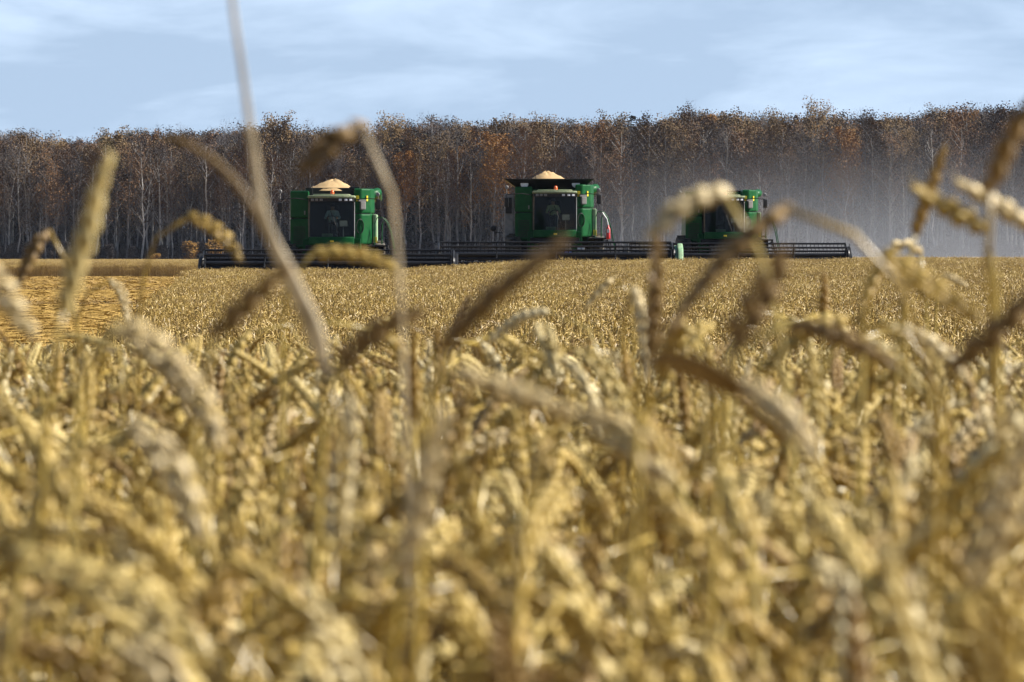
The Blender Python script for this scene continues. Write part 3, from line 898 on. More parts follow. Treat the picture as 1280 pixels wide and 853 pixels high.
    for sgn in (-1, 1):                                  # auger flights wind towards the middle
        V = []; Fc = []; L = (x1 - x0) / 2 - .1; N = 160
        for i in range(N + 1):
            a = sgn * i * 2 * PI * L / 0.5 / N; xx = ctr + sgn * (L * (1 - i / N)) ; ca, sa = math.cos(a), math.sin(a)
            for rr in (.20, .31): V.append((xx, -2.05 + rr * ca, .62 + rr * sa))
        for i in range(N): Fc.append((2 * i, 2 * i + 1, 2 * i + 3, 2 * i + 2))
        mb.add(V, Fc)
    mb.build('auger', M_DARK, hd)
    mb = MB()
    saw = [(x1, -3.06), (x0, -3.06)]
    for k in range(int((x1 - x0) / 0.152)):
        xx = x0 + k * .152
        saw += [(xx + .01, -3.10), (xx + .06, -3.24), (xx + .08, -3.24), (xx + .13, -3.10)]
    mb.prism(saw, 0.285, 0.305, 'Z')
    mb.build('cutter_bar', M_GREY, hd)
    for i, xx in enumerate((x0, x1)):                    # crop dividers at both ends
        s = -1 if i == 0 else 1
        mb = MB()
        mb.prism([(-1.4, 0.25), (-1.4, 1.40), (-2.0, 1.42), (-2.9, 1.02), (-4.0, 0.36), (-4.0, 0.28), (-3.0, 0.22)], xx, xx + s * 0.11, 'X', bev=0.02)
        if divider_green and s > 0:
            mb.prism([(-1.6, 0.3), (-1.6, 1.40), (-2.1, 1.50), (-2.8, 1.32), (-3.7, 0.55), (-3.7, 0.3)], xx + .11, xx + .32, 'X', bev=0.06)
        mb.build('divider', M_PALE_GREEN if (divider_green and s > 0) else M_BLACK, hd)  # pale green holds the sunlight on this divider in its colour
    # reel
    ry, rz_, rr = -2.75, 1.06, 0.48
    mb = MB(); mb.tube([(x0 + .12, ry, rz_), (x1 - .12, ry, rz_)], 0.085, 12)
    reel = mb.build('reel', M_DARK, t)
    for k in range(6):
        a = 2 * PI * k / 6 + 0.35
        by, bz = ry + rr * math.cos(a), rz_ + rr * math.sin(a)
        mb = MB(); mb.tube([(x0 + .14, by, bz), (x1 - .14, by, bz)], 0.042, 8)
        nt_ = int((x1 - x0) / 0.16)
        for j in range(nt_):
            xx = x0 + .2 + j * .16
            mb.box((xx, by - .02, bz - .11), (0.022, 0.014, 0.22), (R(8), 0, 0))
        mb.build('bat', M_DARK, reel)
    for xx in [x0 + .14, x1 - .14] + [x0 + (x1 - x0) * q for q in (.25, .5, .75)]:
        mb = MB()
        for k in range(6):
            a = 2 * PI * k / 6 + 0.35; a2 = a + PI / 3
            mb.tube([(xx, ry, rz_), (xx, ry + rr * math.cos(a), rz_ + rr * math.sin(a))], 0.028, 6)
            mb.tube([(xx, ry + rr * .7 * math.cos(a), rz_ + rr * .7 * math.sin(a)), (xx, ry + rr * .7 * math.cos(a2), rz_ + rr * .7 * math.sin(a2))], 0.02, 6)
        mb.build('reel_spider', M_DARK, reel)
    for i, xx in enumerate((x0 + .05, x1 - .05)):        # reel arms and drive box
        mb = MB(); mb.box((xx, -2.1, 1.32), (0.08, 1.5, 0.12), (R(12), 0, 0), bev=0.02)
        mb.lathe([(0, -.07), (.2, -.06), (.24, 0), (.2, .06), (0, .07)], (xx, ry, rz_), 'X', 18)
        mb.build('reel_arm', M_BLACK, hd)
    # number plate and lamp on the feeder, in front
    if side_box:
        mb = MB(); mb.bx(0.35, 0.62, -1.66, -1.62, 0.98, 1.20, .01); mb.build('blue_plate', M_BLUE, hd)
        mb = MB(); mb.bx(0.85, 1.12, -1.66, -1.62, 1.2, 1.38, .01); mb.build('white_plate', M_WHITE, hd)
    return t

def at_px(px, Y):
    return (px - 640.0) / F * Y

C1Y, C2Y, C3Y = 206.5, 219.5, 236.0
X1, X2, X3 = at_px(414.5, C1Y), at_px(693.5, C2Y), at_px(905, C3Y)
z1 = ground_z(X1, C1Y); z2 = ground_z(X2 + 1, C2Y); z3 = ground_z(X3, C3Y)
c1 = combine('combine_harvester', 'green harvester without flared bin, grain heaped low, nearest and left of the other two', (X1, C1Y, z1), 0.0, (-4.58, 4.50), 1.28, 'rim')
c2 = combine('combine_harvester', 'green harvester with black flared bin topped by grain, a red extinguisher on its ladder rail', (X2, C2Y, z2), 0.0, (-4.5, 4.55), 1.08, 'flared', True, True, True)
c3 = combine('combine_harvester', 'dusty green harvester with closed bin, farthest right and partly behind a drooping ear', (X3, C3Y, z3), R(2.0), (-4.2, 4.95), 0.98, 'closed')

# grain heaped in the bins
def heap(name, label, loc, rx, ry, h, base, skew=0.0, seed=1):
    mb = MB(); rg = random.Random(seed); n = 36; rings = 12
    V = [(skew * rx, 0, h)]; Fc = []
    for i in range(1, rings + 1):
        t = i / rings
        for k in range(n):
            a = 2 * PI * k / n
            px, py = rx * t * math.cos(a), ry * t * math.sin(a)
            z = h * (1 - (math.sqrt(t * t + .05) - .2236) / .8011) ** 1.1 * (1 + 0.05 * math.sin(3 * a + seed)) + rg.gauss(0, .008)
            V.append((px + skew * rx * (1 - t), py, z + rg.gauss(0, .012) * (1 if i < rings - 1 else 0) + .03 * math.sin(px * 7 + seed) * math.sin(py * 6) * (1 - t) if i < rings else -base))
    for k in range(n):
        Fc.append((0, 1 + k, 1 + (k + 1) % n))
        for i in range(rings - 1):
            Fc.append((1 + i * n + k, 1 + (i + 1) * n + k, 1 + (i + 1) * n + (k + 1) % n, 1 + i * n + (k + 1) % n))
    mb.add(V, Fc)
    o = mb.build(name, M_GRAIN, None, smooth=True)
    o.location = loc
    tag(o, label, 'grain', 'grain heaped in the harvester bins')
heap('grain_heap', 'broad low heap of harvested grain filling the bin of the leftmost harvester', (X1 - .08, C1Y + 2.6, z1 + 3.76), 0.95, 1.25, 0.38, 0.05, 0.08, 3)
heap('grain_heap', 'peaked heap of grain rising above the black flared bin', (X2 - .2, C2Y + 2.6, z2 + 3.84), 1.02, 1.4, 0.46, 0.05, -0.12, 8)

# drivers
def driver(label, loc, shirt, turn=0.0):
    P = {'pelvis': (0, .62, 2.52), 'belly': (0, .66, 2.66), 'chest': (0, .66, 2.86), 'neck': (0, .64, 3.00), 'jaw': (0, .62, 3.06), 'head': (0, .61, 3.14), 'top': (0, .63, 3.22)}
    for s, n in ((-1, 'l'), (1, 'r')):
        P.update({'sh' + n: (s * .18, .66, 2.92), 'el' + n: (s * .26, .48, 2.70), 'wr' + n: (s * .17, .27, 2.70), 'pm' + n: (s * .16, .20, 2.71),
                  'hip' + n: (s * .10, .60, 2.50), 'kn' + n: (s * .14, .20, 2.50), 'an' + n: (s * .14, .14, 2.10), 'toe' + n: (s * .15, -.02, 2.04)})
        for q in range(4): P['f%d' % q + n] = (s * (.175 - .012 * q), .16 - .004 * (q % 2), 2.735 - .018 * q)
        P['th' + n] = (s * .135, .185, 2.745)
    E = [('pelvis', 'belly'), ('belly', 'chest'), ('chest', 'neck'), ('neck', 'jaw'), ('jaw', 'head'), ('head', 'top')]
    for n in 'lr':
        E += [('chest', 'sh' + n), ('sh' + n, 'el' + n), ('el' + n, 'wr' + n), ('wr' + n, 'pm' + n), ('pelvis', 'hip' + n), ('hip' + n, 'kn' + n), ('kn' + n, 'an' + n), ('an' + n, 'toe' + n), ('pm' + n, 'th' + n)]
        E += [('pm' + n, 'f%d' % q + n) for q in range(4)]
    rad = {'pelvis': .14, 'belly': .13, 'chest': .145, 'neck': .055, 'jaw': .066, 'head': .088, 'top': .06, 'sh': .065, 'el': .045, 'wr': .03, 'pm': .032, 'hip': .09, 'kn': .06, 'an': .042, 'toe': .04, 'th': .009}
    names = list(P); me = bpy.data.meshes.new('person')
    me.from_pydata([P[k] for k in names], [(names.index(a), names.index(c)) for a, c in E], [])
    tmp = link(bpy.data.objects.new('person', me))
    md = tmp.modifiers.new('skin', 'SKIN')
    for i, k in enumerate(names):
        key = k if k in rad else (k[:-1] if k[:-1] in rad else None)
        r = rad[key] if key else .009
        me.skin_vertices[0].data[i].radius = (r, r * (.8 if k in ('chest', 'pelvis', 'belly') else 1))
        me.skin_vertices[0].data[i].use_root = (k == 'pelvis')
    sm = tmp.modifiers.new('sub', 'SUBSURF'); sm.levels = 2; sm.render_levels = 2
    bpy.context.view_layer.update()
    ev = tmp.evaluated_get(bpy.context.evaluated_depsgraph_get())
    bm_ = bpy.data.meshes.new_from_object(ev)
    bm_.name = 'person'
    for mt in (M_SKIN, shirt, M_TROUSERS): bm_.materials.append(mt)
    mi = []
    for p in bm_.polygons:
        c = p.center
        if c.z > 2.985: mi.append(0)
        elif c.y < .30 and c.z > 2.62: mi.append(0)
        elif c.z < 2.585: mi.append(2)
        else: mi.append(1)
    bm_.polygons.foreach_set('material_index', mi)
    bm_.polygons.foreach_set('use_smooth', [True] * len(bm_.polygons))
    bpy.data.objects.remove(tmp)
    o = link(bpy.data.objects.new('person', bm_)); o.location = loc; o.rotation_euler = (0, 0, turn)
    tag(o, label, 'person', 'drivers in the cabs')
    mb = MB(); mb.lathe([(0.0, .105), (.05, .095), (.082, .06), (.095, .01), (.094, -.03)], (0, .635, 3.15), 'Z', 16); hr = mb.build('hair', M_HAIR, o, smooth=True)
    mb = MB()
    for s in (-1, 1): mb.lathe([(0, -.012), (.012, -.008), (.014, 0), (.0, .006)], (s * .033, .53, 3.14), 'Y', 10)
    mb.build('eye', M_HAIR, o, smooth=True)
    mb = MB(); mb.add([(-.012, .53, 3.10), (.012, .53, 3.10), (0, .50, 3.105), (0, .53, 3.145)], [(0, 1, 2), (0, 2, 3), (1, 3, 2)]); mb.build('nose', M_SKIN, o)
    return o
driver('driver in a pale shirt seated at the wheel of the leftmost harvester', (X1 + .02, C1Y, z1), M_SHIRT)
driver('driver in an olive shirt seated in the cab under the black flared bin', (X2 - .06, C2Y, z2), M_SHIRT_OLIVE)

# ------------------------------------------------------------------ the wood
def bark_mat():
    m, nt, b = new_mat('birch_bark')
    n = noise(nt, 1.0, 5, 0.7, vscale=(3, 3, 1.6))
    c = ramp(nt, n, [(0.36, (0.04, 0.036, 0.034)), (0.44, (0.36, 0.35, 0.34)), (0.75, (0.66, 0.65, 0.64))])
    oi = nt.nodes.new('ShaderNodeObjectInfo')
    c = mixc(nt, c, ramp(nt, oi.outputs['Random'], [(0.0, (0.16, 0.16, 0.165)), (0.5, (0.50, 0.50, 0.52)), (1.0, (1, 1, 1))]), 1.0, 'MULTIPLY')
    nt.links.new(c, b.inputs['Base Color']); set_in(b, Roughness=0.8)
    return m
def leafy(name, a, c):
    m, nt, b = new_mat(name)
    oi = nt.nodes.new('ShaderNodeObjectInfo')
    c0 = ramp(nt, oi.outputs['Random'], [(0, a), (1, c)])
    n = noise(nt, 0.8, 4, 0.7)
    v = ramp(nt, n, [(0.3, (0.6, 0.58, 0.6)), (0.7, (1.25, 1.22, 1.15))])
    nt.links.new(mixc(nt, c0, v, 1.0, 'MULTIPLY'), b.inputs['Base Color']); set_in(b, Roughness=0.8)
    b.inputs['Specular IOR Level'].default_value = 0.15
    return m
M_BARK = bark_mat()
M_DARKBARK = plain('dark_bark', (0.045, 0.040, 0.038), 0.9)
M_TWIG = plain('bare_twigs', (0.085, 0.076, 0.080), 0.9, scale=0.5)
M_LEAFS = {'bare': leafy('brown_twigs', (0.034, 0.029, 0.031), (0.070, 0.055, 0.046)),
           'russet': leafy('russet_leaves', (0.105, 0.063, 0.038), (0.18, 0.104, 0.054)),
           'tan': leafy('dull_brown_leaves', (0.09, 0.062, 0.034), (0.18, 0.120, 0.056)),
           'orange': leafy('orange_leaves', (0.19, 0.095, 0.028), (0.25, 0.125, 0.036)),
           'evergreen': leafy('dark_needles', (0.020, 0.030, 0.022), (0.030, 0.042, 0.030)),
           'shrub': leafy('yellow_leaves', (0.20, 0.11, 0.025), (0.26, 0.14, 0.03))}

def tree_parts(kind, seed, H=20.0):
    rg = random.Random(seed)
    tr = MB(); cr = MB()
    top = H * (0.97 if kind != 'shrub' else .8)
    bend = [(rg.gauss(0, .18), rg.gauss(0, .18)) for _ in range(9)]
    C = []; ox = oy = 0
    for i in range(9):
        C.append(Vector((ox, oy, top * i / 8))); ox += bend[i][0]; oy += bend[i][1]
    C[0].z = -0.3
    r0 = rg.uniform(.10, .20) * (H / 20)
    tr.tube(C, [r0 * (1 - i / 8) ** .8 + .02 for i in range(9)], 7)
    clumps = []
    nl = {'evergreen': 0}.get(kind, 26)
    for k in range(nl):                                  # limbs, rising steeply as on a birch
        t = rg.uniform(.32, .95) if rg.random() < .85 else rg.uniform(.2, .35)
        i = min(7, int(t * 8)); p = C[i].lerp(C[i + 1], t * 8 - i)
        a = rg.uniform(0, 2 * PI); ln = H * (0.05 + 0.13 * math.sin(PI * min(1, (t - .1) * 1.05))) * rg.uniform(.7, 1.2)
        d = Vector((math.cos(a), math.sin(a), rg.uniform(.7, 1.5))).normalized()
        q = p + d * ln * .55 + Vector((0, 0, ln * .08)); e = q + (d + Vector((rg.gauss(0, .25), rg.gauss(0, .25), .15))) * ln * .5
        tr.tube([p, q, e], [.05 * (1.2 - t), .03, .01], 4, cap=False)
        clumps.append((q, ln * .42)); clumps.append((e, ln * .40))
        for j in range(5):                               # twigs
            o = p.lerp(e, rg.uniform(.3, 1)); w = (d + Vector((rg.gauss(0, .6), rg.gauss(0, .6), rg.gauss(.1, .5)))).normalized() * rg.uniform(.6, 1.5)
            s = Vector((rg.gauss(0, 1), rg.gauss(0, 1), 0)).normalized() * .018
            cr.add([o - s, o + s, o + w], [(0, 1, 2)], 1)
    dens = {'bare': 36, 'russet': 62, 'tan': 58, 'orange': 120, 'shrub': 60}.get(kind, 0)
    for c, rad in clumps:
        rad = max(.45, rad)
        for j in range(int(dens * rg.uniform(.45, 1.4) * min(1.2, max(.14, (c.z / H - .24) * 1.7)))):
            p = c + Vector((max(-1, min(1, rg.gauss(0, .5))), max(-1, min(1, rg.gauss(0, .5))), max(-1, min(.9, rg.gauss(0, .55))))) * rad
            s = rg.uniform(.07, .19)
            u = Vector((rg.gauss(0, 1), rg.gauss(0, 1), rg.gauss(0, 1))).normalized(); v = u.orthogonal().normalized()
            if kind == 'bare' and rg.random() < .55:     # fine twigs make most of a leafless crown
                up = Vector((rg.gauss(0, .45), rg.gauss(0, .45), rg.uniform(.3, 1))).normalized() * rg.uniform(.5, 1.1)
                cr.add([p - v * .014, p + v * .014, p + up], [(0, 1, 2)], 1)
            else:
                cr.add([p + u * s, p + v * s * .7, p - u * s * .8, p - v * s * .6], [(0, 1, 2, 3)], 0)
    if kind == 'evergreen':
        for k in range(26):
            t = k / 26; z = H * (.12 + .88 * t); rad = H * .17 * (1 - t) ** .8 + .25
            for j in range(int(26 * (1 - t) + 9)):
                a = rg.uniform(0, 2 * PI); rr = rad * rg.uniform(.35, 1.1)
                p = Vector((rr * math.cos(a), rr * math.sin(a), z - rr * .28 + rg.gauss(0, .2)))
                o = Vector((math.cos(a), math.sin(a), -.3)); q = Vector((-math.sin(a), math.cos(a), 0)); L = rg.uniform(.4, .8)
                cr.add([p - o * L, p + q * L * .5, p + o * L * .8, p - q * L * .5 + Vector((0, 0, .15))], [(0, 1, 2, 3)], 0)
    tm = tr.mesh('trunk', M_BARK if kind not in ('evergreen', 'shrub') else M_DARKBARK)
    cm = cr.mesh('crown', [M_LEAFS[kind], M_TWIG])
    return tr, cr, tm, cm

KINDS = ['bare', 'bare', 'bare', 'russet', 'russet', 'tan', 'tan', 'bare', 'russet', 'orange', 'evergreen', 'evergreen', 'tan']
TREES = [(k, *tree_parts(k, 100 + i)) for i, k in enumerate(KINDS)]
by_kind = {}
for i, (k, *_r) in enumerate(TREES): by_kind.setdefault(k, []).append(i)

def tree_h(x):
    u = (x + 78) / 156
    return 19.2 + 3.4 * min(1, max(0, u)) + 0.9 * math.sin(x * .23 + 1) * math.sin(x * .071)
def pick_kind(rg, x):
    u = min(1, max(0, (x + 78) / 156))
    r = rg.random()
    if rg.random() < .05 * u: return 'orange'
    if r < .50 - .24 * u: return 'bare'
    if r < .80 - .22 * u: return 'tan'
    if r < .985: return 'russet'
    return 'bare'

LABELS = {'bare': 'leafless birch with a white trunk and grey brown twigs in the wood edge',
          'tan': 'birch with dull brown thinning leaves in the wood edge',
          'russet': 'birch with russet autumn leaves in the wood edge',
          'orange': 'bright orange leaved birch standing out in the wood edge',
          'evergreen': 'dark evergreen conifer rising out of the wood'}
def tree_thing(kind, x, y, h, rz, label=None, group='trees along the wood edge', wide=1.0):
    i = trng.choice(by_kind[kind]); k, tr, cr, tm, cm = TREES[i]
    nm = {'bare': 'birch_tree', 'tan': 'birch_tree', 'russet': 'birch_tree', 'orange': 'birch_tree', 'evergreen': 'conifer_tree'}[kind]
    r = empty(nm, (x, y, ground_z(x, y)), rz)
    s = h / 20.0; r.scale = (s * wide, s * wide, s)
    for n_, me in (('trunk', tm), ('crown', cm)):
        o = link(bpy.data.objects.new(n_, me)); o.parent = r
    tag(r, label or LABELS[kind], 'tree', group)
    return r
trng = random.Random(5)
# trees that stand out, each with its own label
px_x = lambda px, y: (px - 640) / F * y
for px, py, kind, h_top, lb in [(736, 845, 'orange', 152, 'orange leaved birch above and right of the black flared bin'),
                          (500, 846, 'evergreen', 158, 'dark conifer top behind the wood, left of the middle of the treeline'),
                          (790, 862, 'evergreen', 143, 'dark conifer top right of the orange birch'),
                          (1080, 846, 'tan', 148, 'tall tan birch in the treeline above the end of the last header'),
                          (130, 862, 'evergreen', 168, 'dark conifer top at the left end of the treeline'),
                          (1105, 850, 'orange', 150, 'orange birch in the treeline near the right end, above the dust'),
                          (1010, 851, 'evergreen', 195, 'dark evergreen low among russet birches above the last harvester')]:
    h = (320 - h_top) / F * py + 1.3
    tree_thing(kind, px_x(px, py), py, h, trng.uniform(0, 6), lb, None, 1.0)
# front rows: every tree an object of its own
cnt = 0
for row, (y0, step) in enumerate(((838, 2.3), (842, 2.0), (847, 2.2))):
    x = -86.0
    while x < 86:
        xx = x + trng.uniform(-.8, .8)
        h = tree_h(xx) * trng.uniform(.78, 1.06) * (.92 if row == 0 else 1)
        tree_thing(pick_kind(trng, xx), xx, y0 + trng.uniform(-1.6, 1.6), h, trng.uniform(0, 6.28)); cnt += 1
        x += step * trng.uniform(.8, 1.25)
# the mass of the wood behind
srcs = []
for i, (k, tr, cr, tm, cm) in enumerate(TREES):
    mb = MB(); mb.add(tr.v, tr.f, 0)
    o_ = len(mb.v); mb.v.extend(cr.v); mb.f.extend([tuple(q + o_ for q in f) for f in cr.f]); mb.m.extend([1 + q for q in cr.m])
    srcs.append(bpy.data.objects.new('wood_tree.%03d' % i, mb.mesh('wood_tree', [M_BARK if k != 'evergreen' else M_DARKBARK, M_LEAFS[k], M_TWIG])))
P = []; Sx = []; Ix = []
y = 851.0
while y < 915:
    x = -105.0
    while x < 105:
        xx = x + trng.uniform(-.8, .8); h = tree_h(xx) * trng.uniform(.80, 1.02) * (1 + (y - 851) * .0006)
        P.append((xx, y + trng.uniform(-1.2, 1.2), ground_z(xx, y))); s = h / 20; Sx.append((s, s, s))
        Ix.append(trng.choice(by_kind[pick_kind(trng, xx)]) if trng.random() > .03 else trng.choice(by_kind['evergreen']))
        x += trng.uniform(1.3, 2.4)
    y += 3.2
n = len(P)
scatter('woodland', 'close packed autumn wood behind its front trees', P, np.stack([np.zeros(n), np.zeros(n), nprng.uniform(0, 6.28, n)], 1), Sx, Ix, srcs)

# low growth at the foot of the wood
shr = [tree_parts('tan', 400 + i, 3.2) for i in range(2)]
usrc = []
for i, (tr, cr, tm, cm) in enumerate(shr):
    usrc.append(bpy.data.objects.new('undergrowth_bush.%03d' % i, cr.mesh('bush', [M_LEAFS['bare'], M_TWIG])))
P = [(nprng.uniform(-100, 100), nprng.uniform(833, 850)) for _ in range(620)] + [(nprng.uniform(-105, 105), nprng.uniform(850, 925)) for _ in range(1100)]
P = [(x, y, ground_z(x, y)) for x, y in P]; n = len(P); sv = np.where(np.array(P)[:, 1] > 850, nprng.uniform(.9, 1.7, n), nprng.uniform(.35, 0.95, n))
scatter('undergrowth', 'dim brown undergrowth at the foot of the wood', P, np.stack([np.zeros(n), np.zeros(n), nprng.uniform(0, 6.28, n)], 1), np.stack([sv, sv, sv], 1), nprng.integers(0, 2, n), usrc)
# the yellow shrubs left of the first machine
for px, py, h, lb in [(232, 832, 3.6, 'wide yellow orange shrub at the foot of the wood, left of the first header'), (268, 834, 3.8, 'taller yellow orange shrub just behind the end of the first header'), (190, 831, 1.8, 'low yellow shrub, leftmost of the yellow shrubs before the wood')]:
    tr, cr, tm, cm = tree_parts('shrub', int(px), 3.4)
    r = empty('autumn_shrub', (px_x(px, py), py, ground_z(px_x(px, py), py))); s = h / 3.4; r.scale = (s * 1.5, s * 1.5, s)
    for n_, me in (('stems', tm), ('foliage', cm)):
        o = link(bpy.data.objects.new(n_, me)); o.parent = r
    tag(r, lb, 'shrub', 'yellow shrubs before the wood')

# ------------------------------------------------------------------ near stalks, each an object of its own
def to_local(pts, base):
    return [p - base for p in pts]

def hero(label, ear_px, stem_px, Y, ear_mat=None, name='wheat_stalk', leaves=(), wid=0.0075, dY=0.0):
    """ear_px: tip ... neck, stem_px: downwards from the neck, in photo pixels at depth Y; the stem goes on to the soil."""
    ne = len(ear_px)
    pts = [unproj(x, y, Y + dY * i / max(1, ne + len(stem_px) - 1)) for i, (x, y) in enumerate(list(ear_px) + list(stem_px))]
    last = pts[-1]; prev = pts[-2]
    gz = ground_z(last.x, Y)
    dd = (last - prev); slope = max(-.25, min(.25, dd.x / max(.01, abs(dd.z))))
    down = last.z - gz
    base = Vector((last.x + slope * down * .35, Y + dY, ground_z(last.x, Y)))
    pts.append(last.lerp(base, .5) + Vector((slope * down * .12, 0, 0))); pts.append(base)
    ear = catmull(pts[:ne + 1], 6)[: (ne - 1) * 6 + 1][::-1]
    stem = catmull(pts[ne - 1:], 6)[::-1]
    rg = random.Random(hash(label) % 9973 if False else sum(map(ord, label)))
    root = empty(name, base)
    tag(root, label, 'wheat stalk')
    stem_mesh(to_local(stem, base), *((.0009, .0013) if 'hooked over' in label else (.0024, .0019)), 8, 26).build('stem', M_PALE_LEAF if 'hooked over' in label else M_STEM, root, smooth=True)
    ear_mesh(to_local(ear, base), rg, wid, None, 7).build('ear', ear_mat or M_EAR, root, smooth=True)
    for lp, w, mt in leaves:
        lc = catmull([unproj(x, y, Y) for x, y in lp], 5)
        leaf_mesh(to_local(lc, base), w, rg, rg.uniform(-.6, .6)).build('leaf', mt, root, smooth=True)
    return root

B_, P_L = M_BROWN_SHADED_EAR, M_PALE_EAR
# the tall pale blade that leaves the picture at the top
def blade():
    Y = 3.4
    px = [(284, -90), (290, 0), (303, 90), (317, 190), (331, 275), (362, 345), (393, 415), (410, 470), (425, 570)]
    pts = [unproj(x, y, Y) for x, y in px]
    base = Vector((pts[-1].x + .01, Y, ground_z(0, Y)))
    root = empty('grass_stalk', base)
    tag(root, 'long pale dry grass stalk rising out of the top of the picture before the sky', 'grass stalk')
    def rib(pp, ws, nm, mat, seed):
        mb = MB(); C = catmull(pp, 6); n = len(C); V = []
        for i, p in enumerate(C):
            t = i / (n - 1) * (len(ws) - 1); k = min(len(ws) - 2, int(t)); w = ws[k] + (ws[k + 1] - ws[k]) * (t - k)
            ax = (C[min(n - 1, i + 1)] - C[max(0, i - 1)]).normalized(); s = ax.cross(Vector((.25, 1, .1))).normalized(); q = ax.cross(s)
            for kk in range(8):
                th = 2 * PI * kk / 8
                V.append(p - base + s * math.cos(th) * w / 2 + q * math.sin(th) * w * .16)
        mb.add(V, [(i * 8 + k, i * 8 + (k + 1) % 8, (i + 1) * 8 + (k + 1) % 8, (i + 1) * 8 + k) for i in range(n - 1) for k in range(8)])
        return mb.build(nm, mat, root, smooth=True)
    rib(pts[:8], [.0028, .0032, .0037, .0045, .0060, .0095, .0125, .0045], 'blade', M_PALE_LEAF, 1)
    stem_mesh([p - base for p in catmull(pts[7:] + [Vector((base.x, Y, base.z + .3)), base], 5)][::-1], .0022, .0018, 8, 20).build('stem', M_STEM, root, smooth=True)
    lf = [unproj(x, y, Y + .05) for x, y in [(345, 315), (330, 288), (303, 240), (265, 200), (222, 175), (200, 172)]]
    o = rib(lf, [.0045, .005, .005, .0045, .0035, .001], 'leaf', M_BROWN_SHADED_EAR, 2)
    o['label'] = 'side leaf arching to the left'
blade()

